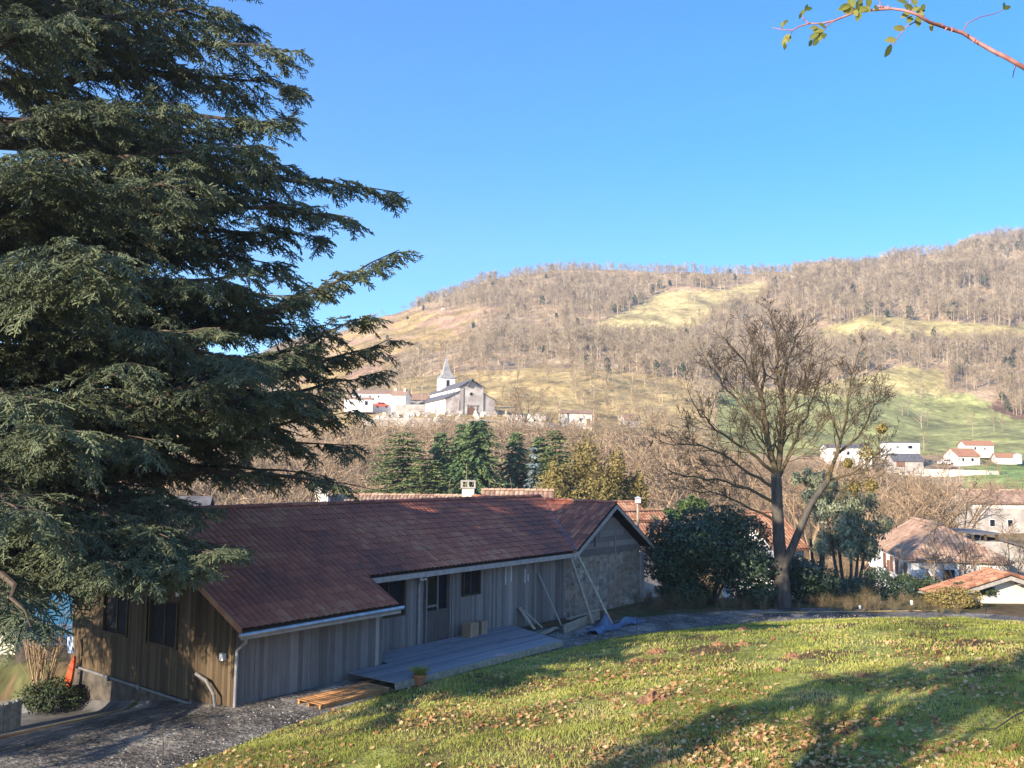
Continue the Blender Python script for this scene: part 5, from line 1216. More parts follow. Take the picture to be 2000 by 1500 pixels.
# ------------------------------------------------------------------ houses
def frame(o, a_deg):
    a = math.radians(a_deg); A = np.array([math.cos(a), math.sin(a), 0]); Bv = np.array([-math.sin(a), math.cos(a), 0]); o = np.asarray(o, float)
    return lambda u, w, z: o + A * u + Bv * w + np.array([0, 0, z])
def house(name, o, deg, L, W, H, R, wallm, roofm, label, cat='house', wins=(), ridge='u', oh=.3, base=-1.5, tile=None, chim=(), doors=(), shutters=None, group=None):
    """o: front-left foot; front faces the camera side (local -w); wins: (face, pos, z, width, height)"""
    F = frame(o, deg); t = thing(name, o, label, cat, group); m = MB()
    lbox(m, F, 0, L, 0, .3, base, H); lbox(m, F, 0, L, W - .3, W, base, H); lbox(m, F, 0, .3, .3, W - .3, base, H); lbox(m, F, L - .3, L, .3, W - .3, base, H)
    if ridge == 'u':
        for u in (0, L - .3): m.slab([F(u, 0, H), F(u, W, H), F(u, W / 2, H + R)], F(.3, 0, 0) - F(0, 0, 0))
    elif ridge == 'w':
        for w in (0, W - .3): m.slab([F(0, w, H), F(L, w, H), F(L / 2, w, H + R)], F(0, .3, 0) - F(0, 0, 0))
    m.build('wall', wallm, t)
    m = MB(); e = .05
    if ridge == 'flat': lbox(m, F, -oh, L + oh, -oh, W + oh, H, H + .25)
    else:
        run = (W if ridge == 'u' else L) / 2; s = R / run
        if ridge == 'u': G_ = lambda a, b, z: F(a, b, z); LL, WW = L, W
        else: G_ = lambda a, b, z: F(b, a, z); LL, WW = W, L
        for sg in (0, 1):
            e0 = -oh if sg == 0 else WW + oh; ze = H - s * oh
            if tile:
                top = G_(-oh, WW / 2, H + R + .12); dv = G_(-oh, e0, ze + .12) - top; ln = np.linalg.norm(dv); U = G_(1, 0, 0) - G_(0, 0, 0)
                tiles(m, top, U, dv / ln, LL + 2 * oh, lambda u: 0, lambda u: ln, p=tile, c=tile * 1.7, A=tile * .16, k=3, seed=3 + sg)
            m.slab([G_(-oh, WW / 2, H + R + .02), G_(LL + oh, WW / 2, H + R + .02), G_(LL + oh, e0, ze + .02), G_(-oh, e0, ze + .02)], (0, 0, .07))
        if tile: ridge_tiles(m, G_(-oh, WW / 2, H + R + .14), G_(LL + oh, WW / 2, H + R + .14), r=tile * .6)
    r = m.build('roof', roofm, t)
    for (u, w, hh, sz) in chim:
        c = MB(); lbox(c, F, u, u + sz, w, w + sz, H, H + R + hh); lbox(c, F, u - .06, u + sz + .06, w - .06, w + sz + .06, H + R + hh, H + R + hh + .12); c.build('chimney', M_render, r)
    for (f, p, z, ww, hh) in wins:
        c = MB(); g = MB()
        if f == 'f': lbox(c, F, p, p + ww, -.05, .04, z, z + hh); lbox(g, F, p + .08, p + ww - .08, -.09, -.05, z + .08, z + hh - .08)
        else:
            u = 0 if f == 'l' else L; a, b = (-.05, .04) if f == 'l' else (-.04, .05); c0, c1 = (-.09, -.05) if f == 'l' else (.05, .09)
            lbox(c, F, u + a, u + b, p, p + ww, z, z + hh); lbox(g, F, u + c0, u + c1, p + .08, p + ww - .08, z + .08, z + hh - .08)
        fo = c.build('window', M_whitep if not shutters else M_shutter, t); g.build('pane', M_glass if not shutters else M_shutter, fo)
    for (p, ww, hh) in doors:
        c = MB(); lbox(c, F, p, p + ww, -.06, .04, 0, hh); c.build('door', M_shutter, t)
    return t
def at(px, py, Y): return P(px, py, Y)

def build_church():
    o = at(870, 813, 235); F = frame(o, 20); t = thing('village_church', o, 'white church with slate spire on the terrace below the wooded hill', 'church')
    m = MB(); W = 13.2; Ln = 31.0
    # aisles and nave walls
    lbox(m, F, .02, 3.6, .0, .4, -3, 4.6); m.slab([F(.02, 0, 4.6), F(3.6, 0, 4.6), F(3.6, 0, 6.4)], F(0, .4, 0) - F(0, 0, 0))
    lbox(m, F, 10.1, W, 0, .4, -3, 4.5); m.slab([F(10.1, 0, 4.5), F(W, 0, 4.5), F(10.1, 0, 6.1)], F(0, .4, 0) - F(0, 0, 0))
    lbox(m, F, 3.6, 10.1, -.12, .4, -3, 7.6); m.slab([F(3.6, -.12, 7.6), F(10.1, -.12, 7.6), F(6.85, -.12, 9.3)], F(0, .5, 0) - F(0, 0, 0))
    m.build('front_wall', M_churchf, t)
    m = MB(); lbox(m, F, 0, .4, .4, Ln, -3, 4.6); lbox(m, F, W - .4, W, .4, Ln, -3, 4.5); lbox(m, F, 3.6, 4.0, .4, Ln - 2, 4.5, 7.6); lbox(m, F, 9.7, 10.1, .4, Ln - 2, 4.5, 7.6); lbox(m, F, .4, W - .4, Ln - .4, Ln, -3, 6)
    m.build('side_wall', M_white, t)
    m = MB()
    for (a, za, b, zb, l0, l1) in ((-.35, 4.45, 3.6, 6.45, -.25, Ln + .3), (W + .35, 4.35, 10.1, 6.15, -.2, Ln + .3), (3.3, 7.5, 6.85, 9.55, -.5, Ln - 1.7), (10.4, 7.5, 6.85, 9.55, -.5, Ln - 1.7)):
        m.slab([F(a, l0, za), F(b, l0, zb), F(b, l1, zb), F(a, l1, za)], (0, 0, .22))
    m.build('roof', M_slate, t)
    m = MB()   # small hooded gable at the roof end
    m.slab([F(5.6, -.9, 7.9), F(6.85, -1.1, 9.9), F(6.85, .4, 9.9), F(5.6, .4, 7.9)], (0, 0, .12)); m.slab([F(8.1, -.9, 7.9), F(6.85, -1.1, 9.9), F(6.85, .4, 9.9), F(8.1, .4, 7.9)], (0, 0, .12))
    m.build('hood', M_slate, t)
    for (nm, u, z, r_) in (('rose_window', 6.75, 5.9, .55),):
        c = MB(); an = np.linspace(0, 2 * math.pi, 17)[:-1]; c.slab([F(u + r_ * math.cos(a), -.2, z + r_ * math.sin(a)) for a in an], F(0, .08, 0) - F(0, 0, 0)); fo = c.build(nm, M_greystone, t)
        c = MB(); c.slab([F(u + r_ * .7 * math.cos(a), -.24, z + r_ * .7 * math.sin(a)) for a in an], F(0, .04, 0) - F(0, 0, 0)); c.build('pane', M_glass, fo)
    c = MB(); lbox(c, F, 5.5, 5.75, -.35, -.12, 0, 2.9); lbox(c, F, 8.0, 8.25, -.35, -.12, 0, 2.9); lbox(c, F, 5.3, 8.45, -.4, -.12, 2.9, 3.2); c.build('portal', M_greystone, t)
    c = MB(); lbox(c, F, 5.95, 7.8, -.2, -.12, 0, 2.0); c.slab([F(5.95, -.2, 2.0), F(7.8, -.2, 2.0), F(7.4, -.2, 2.55), F(6.87, -.2, 2.75), F(6.35, -.2, 2.55)], F(0, .08, 0) - F(0, 0, 0)); c.build('door', M_shutter, t)
    for u in (4.7, 10.1): c = MB(); c.tube([F(u, -.2, 7.5), F(u, -.2, -.5)], .09, 6); c.build('downpipe', M_slate, t)
    c = MB(); lbox(c, F, 3.3, 3.6, -.25, .1, -3, 4.2); c.build('buttress', M_greystone, t)
    for p in (4, 9.5, 15, 20.5): c = MB(); lbox(c, F, -.06, .05, p, p + .45, 1.5, 3.2); c.build('window', M_glass, t)
    for p in (5, 11, 17): c = MB(); lbox(c, F, 3.53, 3.65, p, p + .6, 6.0, 7.0); c.build('window', M_glass, t)
    # tower with flared slate spire
    o2 = at(861, 762, 256); Ft = frame(o2, 20); s = 4.1; z0 = -4; zt = at(861, 737, 256)[2] - o2[2]
    m = MB(); lbox(m, Ft, 0, s, 0, s, z0, zt); tw = m.build('tower', M_white, t)
    m = MB(); c0 = Ft(s / 2, s / 2, 0); zz = at(861, 694, 256)[2] - o2[2]; prof = [(s * .78, zt - .1), (s * .50, zt + .9), (s * .33, zt + 2.0), (.05, zz)]; vs = []
    for r_, z in prof:
        for k in range(4):
            a = math.radians(20 + 45 + 90 * k); vs.append(c0 + [r_ * math.cos(a), r_ * math.sin(a), z])
    m.add(vs, [(i * 4 + k, i * 4 + (k + 1) % 4, i * 4 + 4 + (k + 1) % 4, i * 4 + 4 + k) for i in range(3) for k in range(4)] + [(3, 2, 1, 0)]); sp = m.build('spire', M_slatel, tw)
    for (fu, fw) in ((1.6, -.06), ): c = MB(); lbox(c, Ft, fu, fu + .8, fw, .05, zt - 2.6, zt - .7); c.build('belfry_opening', M_dark, tw)
    c = MB(); lbox(c, Ft, -.06, .05, 1.6, 2.2, zt - 2.4, zt - .9); c.build('belfry_opening', M_dark, tw)
    c = MB(); c.tube([c0 + [0, 0, zz], c0 + [0, 0, zz + 1.0]], .05, 5); c.build('finial', M_slate, tw)
M_slatel = mat('pale_slate', (.26, .25, .24), (.38, .36, .34), scale=1, rough=.6)
build_church()
def build_churchyard():
    # retaining wall under the church terrace
    pts = [(700, 822, 232), (712, 818, 216), (800, 816, 214), (900, 818, 213), (1000, 821, 213), (1090, 826, 214)]
    q = [at(*p) for p in pts]; m = MB()
    for i in range(len(q) - 1):
        a, b = q[i], q[i + 1]; d = b - a; nrm = np.array([-d[1], d[0], 0]); nrm /= np.linalg.norm(nrm)
        m.slab([a - [0, 0, 4.5], b - [0, 0, 4.5], b, a], nrm * .5)
    tag(m.build('retaining_wall', M_greystone), 'long grey stone retaining wall below the church terrace', 'wall')
    rs = np.random.RandomState(9)
    for i in range(52):
        px = rs.uniform(728, 1010) if i < 40 else rs.uniform(1010, 1075); Y = rs.uniform(217, 229); c = at(px, 815, Y); c[2] = max(th(c[0], c[1]), at(px, 816 + (px - 700) * .015, Y)[2] - .6); F = frame(c, rs.uniform(-25, 25)); m = MB(); k = rs.randint(0, 3)
        lbox(m, F, 0, rs.uniform(.9, 1.6), 0, 1.2, -.4, rs.uniform(.35, .7)); 
        if k == 0: lbox(m, F, .35, .55, .5, .65, .3, 1.5); lbox(m, F, .1, .8, .505, .645, 1.0, 1.18)
        elif k == 1: lbox(m, F, .1, .9, .9, 1.05, .3, rs.uniform(1.1, 1.6))
        else: m.slab([F(.1, .9, .3), F(1.0, .9, .3), F(1.0, .9, 1.0), F(.55, .9, 1.35), F(.1, .9, 1.0)], F(0, .15, 0) - F(0, 0, 0))
        tag(m.build('tombstone', M_render if rs.rand() < .4 else M_greystone), 'pale tomb in the churchyard in front of the church', 'tombstone', 'tombs in the churchyard')
build_churchyard()
def build_houses():
    o = at(687, 795, 252); house('white_house', o, 4, 10.8, 7, 3.9, 1.0, M_white, M_tile_tan, 'long white house with brown roof left of the church', wins=[('f', 2.0, 2.6, .5, .8), ('f', 4.6, 2.6, .5, .8), ('f', 7.0, .4, .6, 1.2), ('f', 7.0, 2.6, .5, .8)], chim=[(1.2, 3, .3, .5)], oh=.3)
    o = at(764, 795, 250); house('white_house', o, -8, 3.9, 6, 3.3, 1.4, M_white, M_tile_tan, 'smaller white house with gable end between the long white house and the church', wins=[('f', 1.6, 2.1, .5, .5)], chim=[(.1, 2.6, .5, .6), (2.9, 2.0, .4, .5)])
    o = at(672, 793, 246); house('white_annex', o, 6, 7.5, 4, 2.0, .5, M_white, M_tile_tan, 'low white lean-to building before the long white house', 'outbuilding', wins=[('f', 5.4, .3, .9, 1.2)])
    o = at(800, 792, 262); house('barn_shed', o, 18, 6, 5, 1.8, 1.6, M_greystone, M_tile_tan, 'small shed with brown tile roof between white house and church', 'shed')
    o = at(730, 803, 235); F = frame(o, 3); m = MB(); lbox(m, F, 0, 2.6, 0, 1.2, 0, 1.0); lbox(m, F, .5, 2.1, .1, 1.1, 1.0, 1.5)
    o = at(773, 806, 240); m = MB(); F = frame(o, 2); lbox(m, F, 0, 7.5, 0, .3, -1, 2.2); tag(m.build('garden_wall', M_greystone), 'grey garden wall below the small white house', 'wall')
    # parked red car in front of the white house
    o = at(731, 796, 243); car(o, 5, M_redcar, 'red parked car in front of the long white house')
    o = at(1096, 832, 216); house('cream_house', o, 3, 7.2, 6, 3.0, .8, M_render, M_tile_tan, 'cream house with low tile roof right of the churchyard', wins=[('f', 4.2, 1.2, .6, .8)], doors=[(6.0, .8, 1.8)], oh=.25)
    # hillside huts
    for (px, py, L, H, R, dg, lb) in ((975, 713, 4.6, 1.4, 1.6, 25, 'tumbledown stone hut on the slope right of the church'), (1166, 718, 4.2, 1.6, .9, -5, 'small stone hut on the slope, middle of three'), (1192, 717, 3.4, 1.5, .8, 0, 'smallest stone hut, rightmost of the three on the slope'), (1632, 624, 6.0, 2.4, 1.4, 8, 'white hut at the edge of the upper woods'), (862, 607, 2.8, 1.8, .8, 0, 'tiny white hut high on the left slope'), (1220, 832, 4.2, 1.8, 1.6, 20, 'dark roofed shed among bare trees right of the cream house')):
        g = G(px, py, 150); house('stone_hut', g, dg, L, 3.5, H, R, M_render if px in (1632, 862) else M_greystone, M_tile_tan, lb, 'hut', doors=[(.8, .8, 1.2)], oh=.15)
    # right cluster
    o = at(1617, 914, 228); house('white_house', o, -6, 10.5, 8, 5.0, .9, M_white, M_slate, 'tall white house with grey roof seen through the crown of the bare tree', wins=[('f', 1.2, 3.2, .8, 1.0), ('f', 4.5, 3.2, .8, 1.0), ('f', 7.4, 3.2, .8, 1.0), ('f', 2.5, .6, .8, 1.1)])
    o = at(1734, 887, 236); house('modern_house', o, -4, 8.0, 6, 3.0, 0, M_white, M_slate, 'flat roofed modern white house at the meadow edge', ridge='flat', wins=[('f', 2.0, 1.6, .9, .5), ('f', 5, 1.4, 1.2, .9), ('r', 2, 1.2, 1.5, 1.0)])
    o = at(1746, 912, 222); house('grey_shed', o, -2, 7.0, 6, 1.5, 1.7, M_greystone, M_slate, 'grey roofed shed with dark opening in front of the modern white house', 'shed', doors=[(.6, 2.0, 1.3)])
    o = at(1886, 883, 250); house('red_roof_house', o, -4, 7.4, 5, 2.0, 1.1, M_render, M_tile_or, 'cream house with red roof, highest of the three red roofed houses', wins=[('f', 2.2, .6, .6, .9), ('f', 4.8, .6, .5, .8)])
    o = at(1872, 907, 238); house('red_roof_house', o, 10, 6.2, 6, 2.2, 1.9, M_white, M_tile_or, 'white gabled house with red roof, nearest of the three red roofed houses', wins=[('f', 1, .8, .7, .9), ('f', 3.6, .8, .8, .9)])
    o = at(1948, 905, 240); house('red_roof_house', o, -12, 5.6, 5, 1.6, 1.0, M_white, M_tile_or, 'low white house with red roof, rightmost of the three red roofed houses')
    m = MB(); c = at(1988, 895, 236); m.lathe(c, [(0, -1.5), (1.0, -1.4), (1.0, .6), (.8, 1.0), (0, 1.2)], 14); tag(m.build('water_tank', M_white), 'round white tank at right of the red roofed houses', 'tank')
    car(at(1835, 908, 232), -4, M_whitep, 'white parked car beside the red roofed houses')
    for (a, b, lb) in (((1756, 917, 222), (1950, 922, 222), 'long low cream garden wall below the red roofed houses'),):
        A, Bq = at(*a), at(*b); d = Bq - A; m = MB(); m.slab([A - [0, 0, 1.5], Bq - [0, 0, 1.5], Bq + [0, 0, .3], A + [0, 0, .3]], (0, .4, 0)); tag(m.build('garden_wall', M_render), lb, 'wall')
    t = thing('wire_fence', at(1760, 927, 214), 'wire fence with pale posts on the grass below the garden wall', 'fence'); A, Bq = at(1762, 925, 216), at(1905, 936, 212)
    for i in range(13):
        q = A + (Bq - A) * i / 12; q[2] = th(q[0], q[1]); m = MB(); m.tube([q - [0, 0, .3], q + [0, 0, 1.2]], .07, 5); m.build('post', M_timber, t)
    m = MB()
    for h in (.5, 1.0): m.tube([[*(A + (Bq - A) * i / 12)[:2], th(*(A + (Bq - A) * i / 12)[:2]) + h] for i in range(13)], .015, 4)
    m.build('wire', M_wire, t, origin=tuple(A))
    # tall stone house at the right edge
    o = at(1902, 1082, 150); house('stone_house', o, -3, 16, 9, 8.3, 1.7, M_greystone, M_tile_tan, 'tall old stone house with tan tile roof at the right edge', wins=[('f', 2.6, 4.4, .9, 1.2), ('f', 5.4, 4.4, .9, 1.2), ('f', 2.6, 1.6, .9, 1.3), ('f', 5.4, 1.6, .9, 1.3)], oh=.6, base=-4, tile=.5)
    m = MB(); F = frame(o, -3); lbox(m, F, 0, 16, -.12, -.02, 7.2, 8.1); tag(m.build('wall_band', M_render, bpy.data.objects[[k.name for k in bpy.data.objects if k.name.startswith('stone_house')][-1]]))
    # house with the satellite dish
    c = np.array([30.1, 70.0]); dl = np.array([2.8, 14.0]); dl /= np.linalg.norm(dl); dr = np.array([dl[1], -dl[0]])
    F = lambda u, w, z: np.array([c[0] + dr[0] * u + dl[0] * w, c[1] + dr[1] * u + dl[1] * w, z])
    t = thing('village_house', F(0, 0, -6), 'white house with brown shutters and tan hipped roof behind the low shrubs', 'house'); ez = -.85; Wd, Ld = 6.6, 14.3
    m = MB(); lbox(m, F, 0, .3, 0, Ld, -7, ez); lbox(m, F, .3, Wd, 0, .3, -7, ez); lbox(m, F, .3, Wd, Ld - .3, Ld, -7, ez); lbox(m, F, Wd - .3, Wd, .3, Ld - .3, -7, ez); m.slab([F(.3, Ld - .3, ez), F(Wd, Ld - .3, ez), F(Wd / 2, Ld - .3, 1.15)], F(0, .3, 0) - F(0, 0, 0)); m.build('wall', M_white, t)
    e = .45; r0_, r1_ = F(Wd / 2, 4.2, 1.35), F(Wd / 2, Ld + .3, 1.35); A0, A1, B0, B1 = F(-e, -e, ez - .1), F(Wd + e, -e, ez - .1), F(-e, Ld + .3, ez - .1), F(Wd + e, Ld + .3, ez - .1); m = MB()
    U = F(0, 1, 0) - F(0, 0, 0)
    for (eo, sd) in ((A0, 1), (A1, -1)):
        top = F(Wd / 2, -e, 1.35); dv = eo - top; dv = dv - U * np.dot(dv, U); ln = np.linalg.norm(dv); dv /= ln
        tiles(m, top + [0, 0, .08], U, dv, Ld + .3 + e, lambda u: max(0, ln * (1 - u / (4.2 + e))), lambda u: ln, p=.3, c=.45, A=.05, k=3)
    tu = (A1 - A0) / np.linalg.norm(A1 - A0); mid = (A0 + A1) / 2; dv = mid - r0_; ln = np.linalg.norm(dv); dv /= ln; hw = np.linalg.norm(A1 - A0) / 2
    tiles(m, r0_ - tu * hw + [0, 0, .08], tu, dv, 2 * hw, lambda u: ln * abs(u - hw) / hw, lambda u: ln, p=.3, c=.45, A=.05, k=3)
    m.slab([A0, B0, r1_, r0_], (0, 0, .05)); m.slab([A1, r0_, r1_, B1], (0, 0, .05)); m.slab([A0, r0_, A1], (0, 0, .05)); ridge_tiles(m, r0_ + [0, 0, .12], r1_ + [0, 0, .12], r=.2)
    m.build('roof', M_tile_tan, t)
    for w in (1.4, 4.6, 6.6, 9.4):
        g = MB(); lbox(g, F, -.07, .02, w, w + 1.0, ez - 1.7, ez - .45); g.build('shutter', M_shutter, t)
    g = MB(); lbox(g, F, -.10, .02, 8.0, 8.6, ez - 2.6, ez - .9); g.build('shutter', M_shutter, t)
    g = MB(); lbox(g, F, 2.2, 3.0, -.07, .02, ez - 1.9, ez - .7); g.build('window', M_glass, t); g = MB(); lbox(g, F, 4.8, 5.6, -.07, .02, ez - 1.9, ez - .7); g.build('window', M_glass, t)
    # dish
    dc = P(1706, 1099, 77.5); t = thing('satellite_dish', dc - [0, 0, .5], 'round white satellite dish beside the white house wall', 'satellite dish'); m = MB(); ax = np.array([-.45, -.85, .28]); ax /= np.linalg.norm(ax); sx = np.cross(ax, [0, 0, 1]); sx /= np.linalg.norm(sx); sy = np.cross(sx, ax); vs = []; nn = 20
    for i in range(5):
        r_ = .36 * i / 4
        for k in range(nn): a = k * 2 * math.pi / nn; vs.append(dc + sx * r_ * math.cos(a) + sy * r_ * math.sin(a) * 1.1 + ax * (r_ ** 2 * .6))
    m.add(vs, [(i * nn + k, i * nn + (k + 1) % nn, (i + 1) * nn + (k + 1) % nn, (i + 1) * nn + k) for i in range(4) for k in range(nn)]); m.build('dish', M_whitep, t).modifiers.new('s', 'SOLIDIFY').thickness = .02
    m = MB(); m.tube([dc - sy * .38, dc + ax * .4], .015, 5); m.box(dc + ax * .38 - .04, (.08, 0, 0), (0, .08, 0), (0, 0, .1)); m.build('receiver', M_zinc, t)
    m = MB(); m.tube([dc - ax * .03, dc - ax * .1 - [0, 0, .5], np.array([dc[0] + .1, dc[1] + .2, dc[2] - .9])], .03, 6); m.build('mast', M_zinc, t)
    # grey outbuilding behind it
    F2 = frame([35.6, 71.5, -6], -4); t = thing('grey_outbuilding', (35.6, 71.5, -6), 'shaded grey outbuilding with sloping roof right of the white house', 'outbuilding')
    m = MB(); m.slab([F2(0, 0, -2), F2(8.5, 0, -2), F2(8.5, 0, 4.6), F2(2.2, 0, 6.4), F2(0, 0, 6.4)], F2(0, 6, 0) - F2(0, 0, 0)); m.build('wall', M_greystone, t)
    m = MB(); m.slab([F2(2.0, -.3, 6.48), F2(9.0, -.3, 4.5), F2(9.0, 6.3, 4.5), F2(2.0, 6.3, 6.48)], (0, 0, .15)); m.build('roof', M_slate, t)
    m = MB(); lbox(m, F2, -.1, 2.0, .2, 5, 6.9, 7.05); m.build('flat_cover', M_slate, t)
    for u in (0, .95, 1.8): m = MB(); lbox(m, F2, u, u + .15, .3, .5, 6.4, 6.9); m.build('post', M_board_dk, t)
    m = MB(); lbox(m, F2, 1.2, 4.4, -.06, -.01, 4.9, 5.2); m.build('ledge', M_concrete, t)
    m = MB(); lbox(m, F2, 4.6, 5.8, -.05, -.01, 2.2, 2.7); m.build('window', M_dark, t)
    # small cream house at lower right
    ap = P(1965, 1124, 45.5); lv = P(1828, 1166, 45.5); Wd = 2 * (ap[0] - lv[0]); F = frame([lv[0] + .35, 45.5, -1.6], 2); ez = lv[2] + 1.6 + .12; az_ = ap[2] + 1.6 + .0; W2 = Wd - .7
    t = thing('small_cream_house', F(0, 0, 0), 'small cream outhouse with orange tiled gable at the right edge beyond the road', 'outhouse'); m = MB()
    m.slab([F(0, 0, -1), F(W2, 0, -1), F(W2, 0, ez), F(W2 / 2, 0, az_ - .12), F(0, 0, ez)], F(0, 1.7, 0) - F(0, 0, 0)); m.build('wall', M_render, t)
    m = MB(); mr = MB()
    for sg in (-1, 1):
        top = F(W2 / 2, -.5, az_ + .08); e0 = F(W2 / 2 + sg * (Wd / 2), -.5, ez - .05); dv = e0 - top; ln = np.linalg.norm(dv); U = F(0, 1, 0) - F(0, 0, 0)
        tiles(m, top, U, dv / ln, 2.4, lambda u: 0, lambda u: ln, p=.24, c=.4, A=.06, seed=11 + sg)
        nn = F(0, 0, 1) - F(0, 0, 0); mr.slab([top - nn * .10, e0 - nn * .10, e0 - nn * .26, top - nn * .26], U * .08); mr.slab([top - nn * .06, e0 - nn * .06, e0 + U * 2.4 - nn * .06, top + U * 2.4 - nn * .06], (0, 0, -.04))
    ridge_tiles(m, F(W2 / 2, -.5, az_ + .12), F(W2 / 2, 1.9, az_ + .12), r=.14)
    for sg in (-1, 1):
        n_ = 10; top = F(W2 / 2, -.52, az_ + .14); e0 = F(W2 / 2 + sg * (Wd / 2), -.52, ez + .01)
        for i in range(n_): a = top + (e0 - top) * i / n_; b = top + (e0 - top) * (i + 1.1) / n_; m.tube([a, b], [.085, .10], 7, t=(i * 3 % 7) / 7)
    rf = m.build('roof', M_tile_or, t); mr.build('barge_board', M_trim, rf)
    m = MB(); m.box(F(W2 / 2 + .5, -.35, az_ - .42), F(.2, 0, 0) - F(0, 0, 0), F(0, .35, 0) - F(0, 0, 0), (0, 0, .14)); m.build('purlin_end', M_board, rf)
    # roofs right behind the barn
    z0 = th(-6, 60); rz = P(820, 968, 60)[2]
    o = np.array([P(632, 970, 57)[0], 56.0, z0]); L = P(932, 968, 57)[0] - o[0]; t = house('tiled_house', o, 1, L, 8, rz - z0 - 1.7, 1.6, M_render, M_tile_tan, 'long house with tan tile roof just behind the barn ridge', oh=.3, tile=.24)
    def chimney(px, top, Y, w, lb, cap):
        q = P(px, top, Y); t = thing('chimney_stack', (q[0], q[1], rz - 1), lb, 'chimney'); m = MB(); m.box([q[0] - w / 2, q[1] - w / 2, rz - 1.2], (w, 0, 0), (0, w, 0), (0, 0, q[2] - rz + 1.2 - .5)); m.build('stack', M_render, t)
        m = MB(); e = w * .62; z = q[2] - .5
        if cap: 
            m.box([q[0] - e, q[1] - e, z], (2 * e, 0, 0), (0, 2 * e, 0), (0, 0, .08)); m.box([q[0] - e, q[1] - e, z + .42], (2 * e, 0, 0), (0, 2 * e, 0), (0, 0, .08))
            for sx in (-e, -.05, e - .1):
                for sy in (-e, e - .1): m.box([q[0] + sx, q[1] + sy, z + .08], (.1, 0, 0), (0, .1, 0), (0, 0, .34))
        else: m.box([q[0] - e, q[1] - e, z + .30], (2 * e, 0, 0), (0, 2 * e, 0), (0, 0, .08)); m.box([q[0] - e * .9, q[1] - e * .9, z], (e * 1.0, 0, 0), (0, e * 1.8, 0), (0, 0, .3)); m.tube([q + [e * .2, 0, -.5], q + [e * .2, 0, -.2]], .2, 10)
        m.build('cap', M_concrete, t)
    chimney(915, 938, 58.5, .75, 'square chimney with open cap on the right end of the tan roof', True); chimney(631, 948, 58.5, .8, 'squat chimney on the left end of the tan roof', False)
    z0 = th(0, 66); z1 = P(1010, 959, 66)[2]; o = np.array([P(944, 970, 65)[0], 64.0, z0]); house('tiled_house', o, -2, 4.6, 6, z1 - z0 - 1.9, 1.8, M_render, M_tile_tan, 'second house with pale canal tile roof above the barn ridge', oh=.3, tile=.34)
    o = P(1216, 1002, 58); house('tiled_shed', [o[0], 58, o[2] - 1.4], 30, 2.0, 3, 1.0, .9, M_render, M_tile_or, 'small red tiled roof behind the barn gable top', 'shed', tile=.22, base=-5)
    o = P(1252, 1050, 57); house('ruined_shed', [o[0], 57, o[2] - 1.6], 35, 3.2, 3.5, 1.2, 1.8, M_greystone, M_tile_or, 'ruined shed with sagging red tiles between the barn and the dark bush', 'shed', tile=.24, base=-4)
    o = P(1512, 1070, 60); house('red_tiled_house', [o[0], 60, o[2] - 1.5], 28, 2.6, 5, 1.5, 2.0, M_white, M_tile_or, 'house with orange red roof glimpsed between bare tree trunk and dark bush', tile=.26, base=-5, ridge='u')
    # birdhouse on a post
    q = P(1246, 978, 52); g = th(q[0], q[1]); t = thing('birdhouse', (q[0], q[1], g), 'white birdhouse on a tall wooden post behind the barn end', 'birdhouse')
    m = MB(); m.tube([(q[0], q[1], g - .3), (q[0], q[1], q[2] - .1)], .07, 8); m.build('post', M_timber, t)
    m = MB(); m.box(q - [.14, .14, .12], (.28, 0, 0), (0, .28, 0), (0, 0, .26)); m.slab([q + [-.2, -.18, .14], q + [.2, -.18, .14], q + [0, -.18, .26]], (0, .36, 0)); m.build('box', M_whitep, t)
    # between barn and bush
    m = MB()
    for i in range(7): m.box(B(14.75 + i * .2, -2.0, -1), D1 * .17, DW * .04, (0, 0, 1.6 + (i % 3) * .02), 0, (i * 3 % 7) / 7)
    tag(m.build('rusty_fence_panel', M_pallet), 'rusty red brown boarded panel between the barn end and the dark bush', 'fence panel')
    m = MB(); m.box(B(14.3, -.25, -.8), D1 * .3, DW * .3, (0, 0, 2.6)); tag(m.build('concrete_post', M_concrete), 'pale concrete post at the right corner of the barn', 'post')
    # utility poles
    for (px, y0, Y, lb) in ((1094, 783, 214, 'wooden utility pole beside the cream house'), (825, 752, 262, 'wooden utility pole left of the church tower'), (1874, 912, 214, 'pale utility pole on the grass below the garden wall'), (1160, 790, 212, 'thin pole right of the cream house')):
        q = P(px, y0, Y); g = th(q[0], q[1]); m = MB(); m.tube([(q[0], q[1], g - 1), (q[0], q[1], q[2])], [.16, .11], 8); m.box([q[0] - .6, q[1] - .05, q[2] - .5], (1.2, 0, 0), (0, .1, 0), (0, 0, .1)); tag(m.build('utility_pole', M_timber), lb, 'utility pole')
def car(o, deg, m_, label):
    F = frame(o, deg); t = thing('parked_car', o, label, 'car')
    m = MB(); m.slab([F(0, 0, .35), F(3.9, 0, .35), F(3.9, 0, .8), F(3.1, 0, .95), F(2.6, 0, 1.4), F(1.0, 0, 1.42), F(.4, 0, .95), F(0, 0, .85)], F(0, 1.6, 0) - F(0, 0, 0)); b = m.build('body', m_, t)
    m = MB(); m.slab([F(1.1, -.02, 1.0), F(2.9, -.02, 1.0), F(2.5, -.02, 1.32), F(1.2, -.02, 1.34)], F(0, 1.64, 0) - F(0, 0, 0)); m.build('windows', M_glass, t)
    for u in (.8, 3.1):
        for w in (-.03, 1.45):
            m = MB(); m.tube([F(u, w, .32), F(u, w + .18, .32)], .32, 12); m.build('wheel', M_wire, t)
M_redcar = mat('red_car_paint', (.55, .08, .05), (.6, .10, .06), rough=.3, spec=.5)
build_houses()

